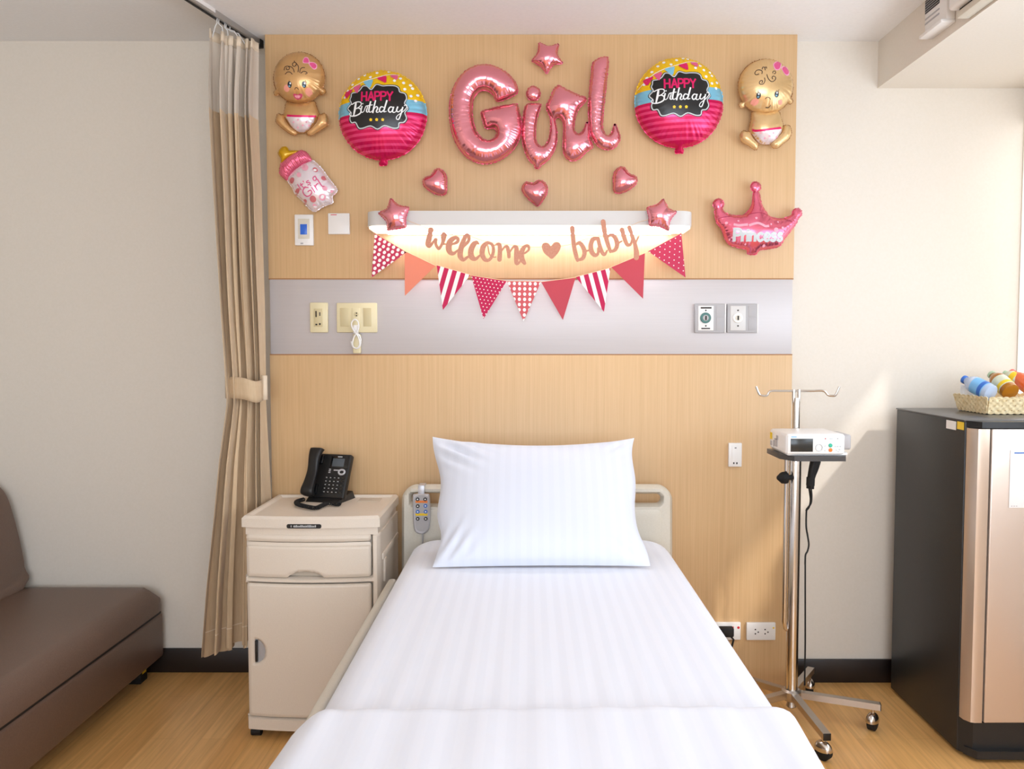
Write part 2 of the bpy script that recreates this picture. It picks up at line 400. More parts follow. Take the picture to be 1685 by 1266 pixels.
# ------------------------------------------------------------------ foil balloons (outlines measured on the wall plane)
YP = 3.10                                   # front face of the wooden wall panel
VY = CY - F_PX * math.tan(PITCH)            # horizon row
class Foil:
    def __init__(s, sd, bb, step, k, seam, kback=0.35, pucker=0.16, plen=9.0, pw=5.0, flange=2.0, mi=0, seam_mi=1, seed=1, cap=None):
        s.mb = MB(); s.Y = YP - seam; s.VP = np.array((PPX, VY))
        X, Yg, d, sel, bnd, quads, edges, idx, s.org = sd_mesh(sd, bb, step)
        mpp = s.Y / F_PX
        u = np.zeros(d.shape); ins = d < -step * 0.2
        ny, nx = d.shape; par = (np.add.outer(np.arange(ny), np.arange(nx)) % 2)
        om = 2 / (1 + math.pi / max(8, min(nx, ny) * 0.6))
        red = ins & (par == 0); blk = ins & (par == 1); red[[0, -1]] = False; blk[[0, -1]] = False; red[:, [0, -1]] = False; blk[:, [0, -1]] = False
        for _ in range(max(160, 3 * max(nx, ny))):
            for ms in (red, blk):
                nb = np.zeros(d.shape); nb[1:-1, 1:-1] = (u[:-2, 1:-1] + u[2:, 1:-1] + u[1:-1, :-2] + u[1:-1, 2:] + step * step) / 4
                u = np.where(ms, u + om * (nb - u), u)
        u = np.maximum(u, 0)
        h = np.sqrt(2 * u) * k
        if cap: h = np.minimum(h, cap) if False else cap * np.tanh(h / cap)
        gx, gy = sd_grad(sd, X, Yg, step * 0.2); bx = X - d * gx; by = Yg - d * gy
        rng = np.random.RandomState(seed); a1, a2, a3 = rng.rand(3) * 6.28
        w = 2 * math.pi / plen
        ph = np.sin(w * bx * 0.9 + a1 + 1.4 * np.sin(by * w * 0.45 + a2)) + np.sin(w * by + a3 + 1.4 * np.sin(bx * w * 0.37 + a1))
        crease = np.abs(ph) / 2
        h = h * (1 - pucker * (1 - np.minimum(crease * 2.2, 1)) * np.exp(d / pw))
        h = np.where(bnd, 0, h)
        s.H = h * mpp; s.H[~sel] = 0
        xs, ys, hs = X[sel], Yg[sel], s.H[sel]; n = len(xs)
        vs = [s.at(xs[i], ys[i], hs[i]) for i in range(n)] + [s.at(xs[i], ys[i], -hs[i] * kback) for i in range(n)]
        fs = [tuple(q) for q in quads] + [tuple(n + i for i in reversed(q)) for q in quads]
        s.mb.add(vs, fs, mi)
        if flange:
            ge = {}
            gxs, gys = gx[sel], gy[sel]; phs = ph[sel]
            be = sorted({i for e in edges for i in e}); base = len(s.mb.v); pos = {}
            fv = []
            for i in be:
                fl = flange * (0.75 + 0.45 * math.sin(phs[i] * 3.1))
                p0 = (xs[i], ys[i]); p1 = (xs[i] + gxs[i] * fl, ys[i] + gys[i] * fl); pos[i] = len(fv) // 2
                fv.append(s.at(*p0, 0.0006)); fv.append(s.at(*p1, 0.0012 * math.sin(phs[i] * 4)))
            s.mb.add(fv, [(2 * pos[a], 2 * pos[b], 2 * pos[b] + 1, 2 * pos[a] + 1) for a, b in edges], seam_mi)
    def at(s, x, y, h):
        p = P(x, y, s.Y); p.y -= h; return p
    def height(s, x, y):
        fx = (x - s.org[0]) / s.org[2]; fy = (y - s.org[1]) / s.org[2]; ny, nx = s.H.shape
        i = int(min(max(fx, 0), nx - 2)); j = int(min(max(fy, 0), ny - 2)); a = min(max(fx - i, 0), 1); b = min(max(fy - j, 0), 1)
        return float((s.H[j, i] * (1 - a) + s.H[j, i + 1] * a) * (1 - b) + (s.H[j + 1, i] * (1 - a) + s.H[j + 1, i + 1] * a) * b)
    def fix(s, p):
        """photo point -> outline-plane point for ink lying on the bulging skin"""
        p = np.array(p[:2], float); q = p.copy()
        for _ in range(4): q = s.VP + (p - s.VP) * (s.Y - s.height(*q)) / s.Y
        return q
    def ink(s, q, off): return s.at(q[0], q[1], s.height(*q) + off)
    def ribbon(s, pts, w, mi, fix=True, off=0.0009, n=6, smooth=True, closed=False):
        pts = [tuple(p) if len(p) > 2 else (p[0], p[1], w) for p in pts]
        pts = spline(pts, n, closed) if smooth and len(pts) > 2 else [np.array(p, float) for p in spline(pts[:], 4)] if len(pts) == 2 else [np.array(p, float) for p in pts]
        q = [(s.fix(p) if fix else np.array(p[:2], float)) for p in pts]; k = len(q); vs = []
        for i in range(k):
            a = q[i - 1] if (closed or i > 0) else q[i]; b = q[(i + 1) % k] if (closed or i < k - 1) else q[i]
            t = b - a; l = max(np.hypot(*t), 1e-6); nr = np.array((-t[1], t[0])) / l; hw = pts[i][2] / 2
            if not closed and i == 0: q0 = q[i] - t / l * hw * 0.6
            elif not closed and i == k - 1: q0 = q[i] + t / l * hw * 0.6
            else: q0 = q[i]
            vs += [s.ink(q0 - nr * hw, off), s.ink(q0, off), s.ink(q0 + nr * hw, off)]
        fs = []
        for i in range(k if closed else k - 1):
            a, b = 3 * i, 3 * ((i + 1) % k); fs += [(a, a + 1, b + 1, b), (a + 1, a + 2, b + 2, b + 1)]
        s.mb.add(vs, fs, mi)
    def disc(s, c, rx, ry, mi, fix=True, off=0.0009, rot=0.0):
        c = s.fix(c) if fix else np.array(c, float); vs = [s.ink(c, off)]; rings, n = 3, 16
        for k in range(1, rings + 1):
            for j in range(n):
                a = 2 * math.pi * j / n; dx, dy = rx * k / rings * math.cos(a), ry * k / rings * math.sin(a)
                vs.append(s.ink(c + np.array((dx * math.cos(rot) - dy * math.sin(rot), dx * math.sin(rot) + dy * math.cos(rot))), off))
        fs = [(0, 1 + j, 1 + (j + 1) % n) for j in range(n)]
        for k in range(rings - 1):
            for j in range(n): a = 1 + k * n; b = a + n; fs.append((a + j, b + j, b + (j + 1) % n, a + (j + 1) % n))
        s.mb.add(vs, fs, mi)
    def poly(s, pts, mi, fix=True, off=0.0009, step=1.6, smooth=0):
        q = [(s.fix(p) if fix else np.array(p, float)) for p in pts]
        if smooth: q = spline(q, smooth, True)
        a = np.array(q); bb = (a[:, 0].min(), a[:, 0].max(), a[:, 1].min(), a[:, 1].max()); st = min(step, max(0.5, min(bb[1] - bb[0], bb[3] - bb[2]) / 5))
        X, Yg, d, sel, bnd, quads, edges, idx, _ = sd_mesh(sd_poly(a), bb, st)
        xs, ys = X[sel], Yg[sel]
        s.mb.add([s.ink((xs[i], ys[i]), off) for i in range(len(xs))], quads, mi)

def zc(ox, oy, sc): return lambda *p: (ox + p[0] / sc, oy + p[1] / sc) + ((p[2] / sc,) if len(p) > 2 else ())
def tr(z, pts): return [z(*p) for p in pts]
def bbox(pts, pad=1.0):
    a = np.array([p[:2] for p in pts]); return (a[:, 0].min() - pad, a[:, 0].max() + pad, a[:, 1].min() - pad, a[:, 1].max() + pad)

# ---- "Girl" letters
z2 = zc(720, 50, 5.266)
gG = [(690,490),(660,430),(580,355),(500,315),(410,298),(320,312),(240,355),(175,430),(130,520),(108,620),(105,720),(115,830),(140,930),(185,1020),(250,1095),(330,1140),(410,1158),(500,1142),(580,1100),(650,1040),(700,960),(725,870),(722,780),(704,690),(690,642),(650,640),(540,660),(400,695),(378,725),(395,790),(415,845),(445,850),(490,845),(512,880),(500,925),(455,955),(400,945),(350,900),(315,820),(300,720),(305,620),(330,560),(370,525),(410,518),(455,535),(490,570),(508,612),(545,612),(620,585),(688,545)]
gi = [(766,648),(828,636),(892,640),(890,670),(864,750),(850,840),(848,930),(865,985),(900,1010),(935,995),(962,950),(978,880),(982,800),(975,735),(1000,735),(1020,800),(1034,880),(1030,970),(1005,1050),(955,1125),(895,1170),(880,1195),(845,1195),(838,1165),(800,1130),(760,1055),(737,960),(733,850),(745,740)]
gr = [(1045,478),(1120,515),(1200,553),(1288,588),(1272,628),(1228,672),(1197,740),(1182,820),(1187,870),(1215,900),(1250,885),(1275,840),(1300,785),(1312,850),(1322,950),(1347,1010),(1290,1052),(1230,1110),(1170,1132),(1115,1105),(1090,1040),(1090,950),(1095,850),(1088,792),(1060,757),(1030,757),(1005,790),(985,760),(960,712),(943,660),(975,590),(1005,520)]
gl = [(1345,290),(1380,255),(1440,232),(1475,236),(1478,300),(1466,420),(1452,560),(1436,700),(1428,820),(1440,880),(1475,915),(1505,895),(1522,850),(1535,802),(1560,860),(1582,920),(1562,985),(1500,1032),(1420,1022),(1365,970),(1330,900),(1318,820),(1308,700),(1314,560),(1328,420)]
t = thing('girl_balloon', 'large pink foil balloon spelling Girl in joined script letters', 'balloon', P(882, 270, YP - .05))
for nm, pts, sm, sd_ in (('letter', gG, 3, 3), ('letter', gi, 3, 4), ('letter', gr, 3, 5), ('letter', gl, 3, 6)):
    pl = spline(tr(z2, pts), sm, True)
    f = Foil(sd_poly(pl), bbox(pl), 1.25, 0.92, 0.04, pucker=0.2, plen=8, pw=5.5, flange=1.3, seed=sd_)
    obj(nm, f.mb, [M['pinkfoil'], M['pinkseam']], t, sharp=80)
c = z2(830, 548); f = Foil(sd_circle(*c, 11.2, 11.8), (c[0] - 13, c[0] + 13, c[1] - 14, c[1] + 14), 1.2, 0.9, 0.04, plen=7, pw=3, flange=1.2, seed=9)
obj('letter_dot', f.mb, [M['pinkfoil'], M['pinkseam']], t, sharp=80)

# ---- small stars and hearts
def small(name, pts, label, cat, group, seed, sm=3, k=1.0, seam=0.028, rnd=True):
    pl = spline(pts, sm, True) if sm > 1 else pts
    f = Foil(sd_poly(pl), bbox(pl), 0.9, k, seam, pucker=0.16, plen=6.5, pw=3.5, flange=1.2, seed=seed)
    a = np.array(pl); o = obj(name, f.mb, [M['pinkfoil'], M['pinkseam']], sharp=80, loc=P(a[:, 0].mean(), a[:, 1].max(), YP - seam))
    return tag(o, label, cat, group)
def starp(tips, notch, e=0.16):
    """blunt tips: each tip becomes two close points"""
    out = []
    for i in range(5):
        a, b, c2 = np.array(notch[i - 1], float), np.array(tips[i], float), np.array(notch[i], float)
        out += [b + (a - b) * e, b, b + (c2 - b) * e, c2]
    return [tuple(p) for p in out]
s1 = tr(z2, starp([(878,104),(1052,114),(1086,286),(945,378),(816,265)], [(962,140),(1034,205),(1000,300),(896,312),(872,190)]))
small('star_balloon', s1, 'pink foil star balloon above the word Girl, near the ceiling', 'balloon', 'pink star balloons', 11, 2)
z4 = zc(430, 220, 5.617); z6 = zc(860, 310, 5.617)
def star_at(Yst, z, tips, notch, label, seed):
    global YP
    keep = YP; YP = Yst
    small('star_balloon', tr(z, starp(tips, notch)), label, 'balloon', 'pink star balloons', seed, 2, seam=0.022)
    YP = keep
LIGHT_Y = 2.907
star_at(LIGHT_Y - .004, z4, [(1195,596),(1368,680),(1335,868),(1168,894),(1080,735)], [(1272,662),(1335,775),(1255,880),(1155,810),(1165,690)], 'pink foil star balloon on the left end of the bed light', 12)
star_at(LIGHT_Y - .004, z6, [(1302,95),(1428,215),(1350,392),(1172,345),(1146,178)], [(1352,190),(1362,295),(1262,352),(1165,262),(1240,152)], 'pink foil star balloon on the right end of the bed light', 13)
zh = zc(690, 265, 7.326)
h1 = tr(zh, [(42,255),(58,208),(100,190),(140,175),(165,142),(200,98),(250,98),(302,140),(328,210),(326,300),(322,385),(265,412),(180,392),(100,342),(58,302)])
h2 = tr(zh, [(1238,340),(1255,285),(1290,256),(1340,264),(1378,272),(1410,245),(1460,233),(1512,260),(1542,320),(1532,400),(1492,470),(1428,545),(1380,512),(1310,452),(1260,392)])
h3 = [(1028 - (x - 716) * 1.0, y - 3) for x, y in h1]
small('heart_balloon', h1, 'pink foil heart balloon below the left side of the word Girl, tip turned right', 'balloon', 'pink heart balloons', 21, 3)
small('heart_balloon', h2, 'pink foil heart balloon in the middle, just above the bed light', 'balloon', 'pink heart balloons', 22, 3)
small('heart_balloon', h3, 'pink foil heart balloon below the letter l, tip turned left', 'balloon', 'pink heart balloons', 23, 3)

# ---- round HAPPY Birthday balloons; one printed design in zoom units about the centre
GLY = {'H': [[(0,0),(0,1)],[(.62,0),(.62,1)],[(0,.5),(.62,.5)]], 'A': [[(0,1),(.34,0)],[(.34,0),(.68,1)],[(.14,.66),(.54,.66)]],
       'P': [[(0,1),(0,0)],[(0,.03),(.4,.03),(.58,.16),(.58,.38),(.4,.52),(0,.52)]], 'Y': [[(0,0),(.33,.5)],[(.66,0),(.33,.5)],[(.33,.5),(.33,1)]],
       'r': [[(0,.35),(0,1)],[(0,.6),(.14,.42),(.36,.38)]], 'i': [[(0,.38),(0,1)],[(0,.1),(0.01,.16)]], 'n': [[(0,.38),(0,1)],[(0,.55),(.2,.4),(.4,.46),(.44,.62),(.44,1)]],
       'c': [[(.44,.46),(.26,.37),(.06,.5),(.02,.7),(.1,.92),(.28,1),(.46,.9)]], 'e': [[(.04,.68),(.46,.64),(.4,.44),(.22,.37),(.05,.52),(.03,.75),(.16,.97),(.36,.99),(.47,.88)]],
       's': [[(.4,.44),(.22,.37),(.06,.47),(.12,.62),(.34,.72),(.4,.87),(.24,1),(.02,.93)]], 'I': [[(0,0),(0,1)]], 't': [[(.1,.1),(.1,.85),(.26,1),(.36,.94)],[(-.06,.36),(.32,.36)]],
       "'": [[(0,0),(0,.2)]], 'a': [[(.42,.42),(.2,.37),(.03,.6),(.06,.9),(.24,1),(.42,.8)],[(.43,.38),(.43,1)]], 'G': [[(.6,.18),(.36,0),(.08,.16),(0,.5),(.08,.86),(.34,1),(.62,.84),(.62,.55),(.38,.55)]], 'l': [[(0,0),(0,.85),(.14,1)]]}
ADV = {'H': .86, 'A': .84, 'P': .76, 'Y': .76, 'r': .5, 'i': .26, 'n': .68, 'c': .62, 'e': .66, 's': .6, 'I': .26, 't': .5, "'": .2, 'a': .64, 'G': .84, 'l': .3, ' ': .3}
def text_strokes(txt, x0, y0, hgt, width=None, ang=0.0, slant=0.0):
    tot = sum(ADV[c] for c in txt); sx = hgt if width is None else width / tot; out = []; x = 0
    for c in txt:
        if c != ' ':
            for st in GLY[c]:
                o = []
                for (a, b) in st:
                    px, py = (x + a) * sx + slant * (1 - b) * hgt, b * hgt
                    o.append((x0 + px * math.cos(ang) - py * math.sin(ang), y0 + px * math.sin(ang) + py * math.cos(ang)))
                out.append(o)
        x += ADV[c]
    return out
def round_print(ry):
    """printed bands of the round balloon by height above its lowest seam: striped magenta, sky blue, yellow"""
    m = mat('round_balloon_print', (222, 26, 100), 0.26, 0.35); tc = N(m, 'ShaderNodeTexCoord'); sx = N(m, 'ShaderNodeSeparateXYZ'); LK(m, tc.outputs['Object'], sx.inputs[0])
    tl = N(m, 'ShaderNodeMath', operation='MULTIPLY_ADD'); tl.inputs[1].default_value = -0.045; LK(m, sx.outputs[0], tl.inputs[0]); LK(m, sx.outputs[2], tl.inputs[2])
    dv = N(m, 'ShaderNodeMath', operation='DIVIDE'); dv.inputs[1].default_value = 0.34; LK(m, tl.outputs[0], dv.inputs[0])
    cr = N(m, 'ShaderNodeValToRGB'); cr.color_ramp.interpolation = 'CONSTANT'; el = cr.color_ramp.elements
    k = 0.00227 / 0.34; st = [(0.0, (206, 14, 84))]
    for i in range(7): st += [((8 + i * 8.4) * k, (236, 66, 124)), ((12 + i * 8.4) * k, (206, 14, 84))]
    st += [((ry - 6) * k, (132, 198, 226)), ((ry + 14) * k, (250, 204, 22))]
    el[0].color = srgb(*st[0][1]); el[1].position = st[1][0]; el[1].color = srgb(*st[1][1])
    for p, c in st[2:]: e = el.new(p); e.color = srgb(*c)
    LK(m, dv.outputs[0], cr.inputs[0]); LK(m, cr.outputs[0], BS(m).inputs['Base Color']); return m
M['round_print'] = round_print(73)
PLQ = [(845,640),(852,605),(900,600),(932,580),(960,542),(1000,545),(1045,582),(1090,530),(1150,545),(1200,540),(1262,540),(1298,560),(1312,600),(1358,612),(1375,660),(1357,710),(1388,755),(1360,800),(1375,850),(1350,890),(1308,900),(1298,942),(1250,950),(1170,930),(1105,962),(1040,932),(962,950),(922,944),(892,892),(852,890),(835,850),(850,800),(815,755),(850,710),(835,670)]
BDAY = [[(868,722,12),(910,705,12),(950,708,12),(958,732,12),(930,758,12),(902,766,12)],[(925,758,12),(956,775,14),(950,808,16),(905,828,14),(860,826,12),(846,808,10),(858,794,10)],[(908,708,20),(900,760,26),(886,826,16)],
        [(966,748,16),(956,790,16),(968,803,10),(985,792,8)],[(972,722,14),(973,725,14)],[(985,792,8),(1002,750,10),(1018,752,10),(1008,790,16),(1018,803,10),(1034,790,8)],
        [(1046,708,18),(1030,785,18),(1042,804,10),(1062,792,8)],[(1008,746,10),(1062,738,10)],[(1090,700,16),(1076,760,18),(1066,808,18)],[(1072,785,8),(1096,754,12),(1110,768,16),(1098,798,16),(1112,806,10),(1128,794,8)],
        [(1166,762,10),(1142,756,14),(1126,784,16),(1140,804,14),(1168,782,10)],[(1192,698,18),(1172,770,18),(1166,800,14),(1188,796,8)],[(1248,760,10),(1224,756,14),(1206,784,16),(1222,804,14),(1248,780,10)],[(1252,756,16),(1242,795,16),(1258,804,10),(1276,790,8)],
        [(1288,752,16),(1278,786,16),(1296,796,12),(1322,770,10)],[(1332,752,16),(1316,815,14),(1296,862,12),(1276,858,10),(1284,832,8),(1330,795,8),(1366,750,9),(1360,726,9),(1344,738,8)]]
def round_balloon(cx, cy, rx, ry, label, seed):
    sc = 5.617
    nz = [(cx - 3, cy + ry - 4), (cx - 7, cy + ry + 9), (cx + 8, cy + ry + 9), (cx + 5, cy + ry - 4)]
    f = Foil(sd_union(sd_circle(cx, cy, rx, ry), sd_poly(nz)), (cx - rx - 1, cx + rx + 1, cy - ry - 1, cy + ry + 11), 1.6, 0.66, 0.035, pucker=0.22, plen=11, pw=9, flange=1.6, seed=seed)
    L = lambda p: (cx + (p[0] - 1122) / sc, cy + (p[1] - 777) / sc) + ((p[2] / sc,) if len(p) > 2 else ())
    T = lambda ps: [L(p) for p in ps]
    arc = lambda a0, a1, k, m=1.0: [(cx + rx * m * math.cos(a0 + (a1 - a0) * i / k), cy + ry * m * math.sin(a0 + (a1 - a0) * i / k)) for i in range(k + 1)]
    for (dx, dy) in [(1025,400),(970,435),(1085,418),(1150,392),(915,470),(1030,465),(860,525),(1190,400),(1330,515),(1345,580),(1408,560),(1400,640),(1455,620),(1390,530),(1300,470),(815,580),(1440,680),(1250,500),(880,420),(1330,640),(790,640),(1460,560)]:
        q = L((dx, dy - 4))
        if np.hypot((q[0] - cx) / rx, (q[1] - cy) / ry) < .95: f.disc(q, 2.4, 2.4, 5, False, 0.0012)
    f.ribbon(T([(735,672),(850,565),(960,508),(1085,470),(1200,432),(1285,428)]), 1.0, 5, False, 0.0012)
    for (a, b, c2, mi) in [((735,672),(775,640),(742,700),3), ((775,592),(882,565),(808,662),6), ((868,556),(952,528),(915,628),7), ((958,506),(1062,486),(1036,585),3), ((1080,474),(1178,445),(1182,532),6), ((1188,440),(1278,428),(1276,492),7)]:
        f.poly(T([a, b, c2]), mi, False, 0.0022)
    f.poly(T(PLQ), 8, False, 0.0013, 1.4, 3)
    f.ribbon([(cx + (p[0] - cx) * 0.955, cy - 5 + (p[1] - cy + 5) * 0.945) for p in T(PLQ)], 1.7, 9, False, 0.0018, 4, True, True)
    for st in text_strokes('HAPPY', 962, 612, 82, 285): f.ribbon(T(st), 16 / sc, 10, False, 0.0019, 4, len(st) > 2)
    for st in BDAY: f.ribbon([L((p[0], p[1] - 2, p[2] * .78)) for p in st], 2, 5, False, 0.0020, 4)
    for dx in (1046, 1100, 1154):
        f.poly(T([(dx + (20 if k % 2 == 0 else 11) * math.sin(k * math.pi / 5), 868 - (20 if k % 2 == 0 else 11) * math.cos(k * math.pi / 5)) for k in range(10)]), 11, False, 0.0019, 0.7)
    o = obj('round_balloon', f.mb, [M['round_print'], M['round_print'], M['starink'], M['skyink'], M['rose'], M['whiteink'], M['magenta'], M['rose'], M['plaque'], M['lightgrey'], M['magenta'], M['starink']], sharp=80, loc=P(cx, cy + ry, YP - .035))
    tag(o, label, 'balloon', 'round HAPPY Birthday balloons')
round_balloon(630, 190, 71.5, 73, 'round HAPPY Birthday foil balloon left of the word Girl', 31)
round_balloon(1117, 169.5, 72, 73.5, 'round HAPPY Birthday foil balloon right of the word Girl', 32)

# ---- baby balloons
z1 = zc(430, 50, 5.617); z3 = zc(1020, 50, 5.617)
def baby(z, skin, label, head, ears, torso, diaper, feet, face, waist, seed, seamy):
    t = thing('baby_balloon', label, 'balloon', P(*z(head[0], 950), YP - .03), 'baby shaped balloons')
    hc = z(head[0], head[1]); rx, ry = head[2] / 5.617, head[3] / 5.617
    es = [sd_circle(*z(*e[:2]), e[2] / 5.617) for e in ears]
    pl = spline(tr(z, torso), 3, True)
    fb = Foil(sd_poly(pl), bbox(pl), 1.1, 0.85, 0.030, plen=7, pw=4, flange=1.2, seed=seed + 1)
    obj('body', fb.mb, [skin, M['skinseam']], t, sharp=80)
    fb.mb = MB()
    fb.poly(tr(z, diaper), 0, True, 0.0022, 1.0, 3); fb.ribbon(tr(z, waist), 18 / 5.617, 1, True, 0.0028)
    for p in [(300,850),(340,900),(385,880),(420,850),(340,830),(450,890)]: fb.disc(z(p[0] + (head[0] - 350), p[1] + (seamy - 690) * 1.25), 1.6, 1.4, 2, True, 0.0027)
    o = obj('diaper', fb.mb, [M['whitefoil'], M['magenta'], M['palepink']], t, sharp=80); o['label'] = 'white printed diaper with a magenta waistband'
    for ft in feet:
        pl = spline(tr(z, ft), 3, True); ff = Foil(sd_poly(pl), bbox(pl), 1.0, 1.0, 0.042, plen=5, pw=3, flange=1.1, seed=seed + 3)
        obj('leg', ff.mb, [skin, M['skinseam']], t, sharp=80)
    fh = Foil(sd_union(sd_circle(*hc, rx, ry), *es), (hc[0] - rx - 8, hc[0] + rx + 8, hc[1] - ry - 3, hc[1] + ry + 3), 1.3, 0.78, 0.036, pucker=0.2, plen=9, pw=6, flange=1.3, seed=seed)
    face(fh, z)
    obj('head', fh.mb, [skin, M['skinseam'], M['ink'], M['eye'], M['eyew'], M['blush'], M['lip'], M['tongue'], M['bow'], M['bowedge'], M['eyeblue']], t, sharp=80)
M['skinseam'] = foil('tan_foil_seam', (150, 100, 52), 0.35, 0.5)
def bowtie(f, z, L1, R1):
    for pts in (L1, R1):
        c = np.mean(np.array(pts), 0); big = [tuple(c + (np.array(p) - c) * 1.28) for p in pts]
        f.poly(tr(z, big), 9, True, 0.0008, 0.8, 3); f.poly(tr(z, pts), 8, True, 0.0014, 0.8, 3)
def face_l(f, z):
    for ex in (262, 396):
        f.disc(z(ex, 502), 3.5, 5.0, 3); f.disc(z(ex - 2, 518), 1.7, 1.3, 10, True, 0.0012); f.disc(z(ex + 7, 491), 1.3, 1.6, 4, True, 0.0015)
    for st in ([(246,495),(250,478)], [(256,482),(258,466)], [(404,482),(410,466)], [(412,490),(420,476)]): f.ribbon(tr(z, st), 0.8, 2)
    f.disc(z(236, 536), 5.2, 5.4, 5, True, 0.0008); f.disc(z(440, 572), 5.4, 6.2, 5, True, 0.0008)
    f.ribbon(tr(z, [(310,548),(318,532),(334,534),(344,548)]), 1.0, 2)
    f.poly(tr(z, [(294,592),(320,588),(338,596),(356,586),(382,592),(376,622),(350,642),(318,634)]), 6, True, 0.0009, 0.8, 3)
    f.poly(tr(z, [(308,606),(338,602),(366,606),(352,628),(326,626)]), 7, True, 0.0014, 0.7, 3)
    for st in ([(212,368),(220,340),(246,332),(262,348),(250,366),(232,360),(236,346)], [(246,332),(280,340),(298,362),(306,388)], [(320,328),(324,306),(308,296),(290,308),(292,328),(310,334),(320,322)],
               [(318,300),(344,336),(340,386)], [(356,392),(362,362),(380,346),(402,346)], [(222,406),(244,386),(268,388),(286,406)], [(366,398),(390,380),(416,386),(424,398),(408,404)], [(308,296),(306,282)]): f.ribbon(tr(z, st), 1.15, 2)
    bowtie(f, z, [(390,294),(398,262),(414,254),(432,264),(440,296),(414,300)], [(446,306),(482,302),(506,318),(508,342),(490,356),(466,340)])
def face_r(f, z):
    for ex, ey in ((1281, 604), (1449, 592)):
        f.disc(z(ex, ey), 3.6, 4.8, 3); f.disc(z(ex - 4, ey + 13), 1.7, 1.3, 10, True, 0.0012); f.disc(z(ex + 2, ey - 14), 1.2, 1.6, 4, True, 0.0015)
    for st in ([(1262,592),(1256,576)], [(1276,580),(1278,562)], [(1462,572),(1470,548)], [(1450,570),(1452,556)]): f.ribbon(tr(z, st), 0.8, 2)
    f.disc(z(1246, 664), 6.0, 5.0, 5, True, 0.0008); f.disc(z(1482, 666), 4.0, 3.6, 5, True, 0.0008)
    f.ribbon(tr(z, [(1344,634),(1360,620),(1380,624),(1390,638)]), 1.0, 2); f.ribbon(tr(z, [(1348,714),(1368,716),(1386,704),(1390,692)]), 1.1, 2)
    for st in ([(1284,404),(1258,412),(1246,396),(1262,372),(1290,366),(1314,378),(1312,402)], [(1314,360),(1320,342),(1338,344),(1342,368)], [(1338,344),(1354,340),(1356,352)],
               [(1336,440),(1340,466),(1326,494),(1300,500),(1288,486),(1300,466),(1318,468),(1312,486)], [(1358,410),(1372,448),(1400,474),(1430,464),(1440,438),(1420,424),(1406,436),(1412,452)], [(1412,396),(1416,380),(1434,378),(1440,394),(1424,404)]): f.ribbon(tr(z, st), 1.15, 2)
    bowtie(f, z, [(1424,322),(1440,300),(1468,302),(1484,326),(1470,356),(1440,358)], [(1500,350),(1528,346),(1550,368),(1556,402),(1536,410),(1514,386)])
baby(z1, M['skinfoil'], 'tan baby shaped foil balloon with open mouth, top left beside the curtain', (350, 440, 234, 236), [(142, 575, 26), (565, 565, 28)],
     [(238,660),(290,672),(350,676),(410,672),(488,655),(506,700),(530,760),(548,800),(520,830),(500,870),(442,938),(380,944),(318,940),(262,880),(232,830),(188,800),(205,770),(222,710)],
     [(236,795),(370,800),(506,800),(498,850),(470,905),(430,938),(375,944),(325,938),(285,905),(250,850)],
     [[(140,800),(152,772),(172,770),(186,782),(206,784),(216,815),(244,862),(300,918),(328,944),(316,970),(268,958),(205,912),(158,872),(134,838)],
      [(610,800),(596,776),(572,766),(556,778),(534,776),(524,806),(512,850),(468,900),(424,938),(428,968),(462,974),(510,944),(580,902),(612,880),(618,845)]],
     face_l, [(244,790),(310,794),(370,795),(440,797),(504,798)], 41, 690)
baby(z3, M['skinfoil2'], 'pale sand baby shaped foil balloon with small smile, top right end of the panel', (1347, 520, 252, 252), [(1128, 690, 26), (1572, 655, 24)],
     [(1232,745),(1345,760),(1458,738),(1484,800),(1500,850),(1512,890),(1500,940),(1470,990),(1430,1040),(1360,1056),(1290,1042),(1236,980),(1196,930),(1204,880),(1216,820)],
     [(1212,935),(1350,922),(1488,908),(1478,965),(1440,1025),(1390,1054),(1340,1056),(1285,1040),(1244,990)],
     [[(1112,978),(1124,944),(1152,924),(1170,938),(1200,936),(1222,985),(1254,1022),(1280,1052),(1272,1092),(1244,1104),(1184,1064),(1134,1036),(1116,1008)],
      [(1516,884),(1540,876),(1572,890),(1584,930),(1580,968),(1556,1010),(1502,1050),(1456,1088),(1410,1082),(1398,1048),(1440,1000),(1488,950),(1506,910)]],
     face_r, [(1218,932),(1290,928),(1350,920),(1420,912),(1484,904)], 51, 770)

# ---- crown
z7 = zc(1130, 280, 8.425)
body = [(405,700),(395,640),(390,560),(430,520),(490,540),(540,595),(660,632),(780,625),(850,572),(905,470),(925,310),(1000,310),(1030,450),(1085,560),(1160,652),(1290,680),(1400,652),(1480,612),(1550,630),(1520,740),(1440,842),(1350,962),(1300,1042),(1230,1076),(1100,1098),(1000,1112),(966,1166),(846,1168),(832,1102),(720,1076),(590,1032),(520,930),(490,830),(420,735)]
pl = tr(z7, body); pl = spline(pl, 3, True)
sdc = sd_union(sd_poly(pl), sd_circle(*z7(440, 475), 8.6, 9.0), sd_circle(*z7(955, 232), 8.2), sd_circle(*z7(1530, 598), 7.8))
f = Foil(sdc, (1170, 1322, 296, 422), 1.15, 0.72, 0.035, pucker=0.2, plen=8, pw=5, flange=1.2, seed=61)
for st in text_strokes('Princess', 655, 815, 165, 690, 0.0, 0.06): f.ribbon(tr(z7, st), 40 / 8.425, 2, True, 0.0012, 4, len(st) > 2)
f.ribbon(tr(z7, [(660,755),(720,768),(780,762),(838,756)]), 4.2, 3, True, 0.001); f.ribbon(tr(z7, [(872,765),(930,745),(985,735),(1040,752),(1090,778),(1130,775)]), 4.0, 3, True, 0.001)
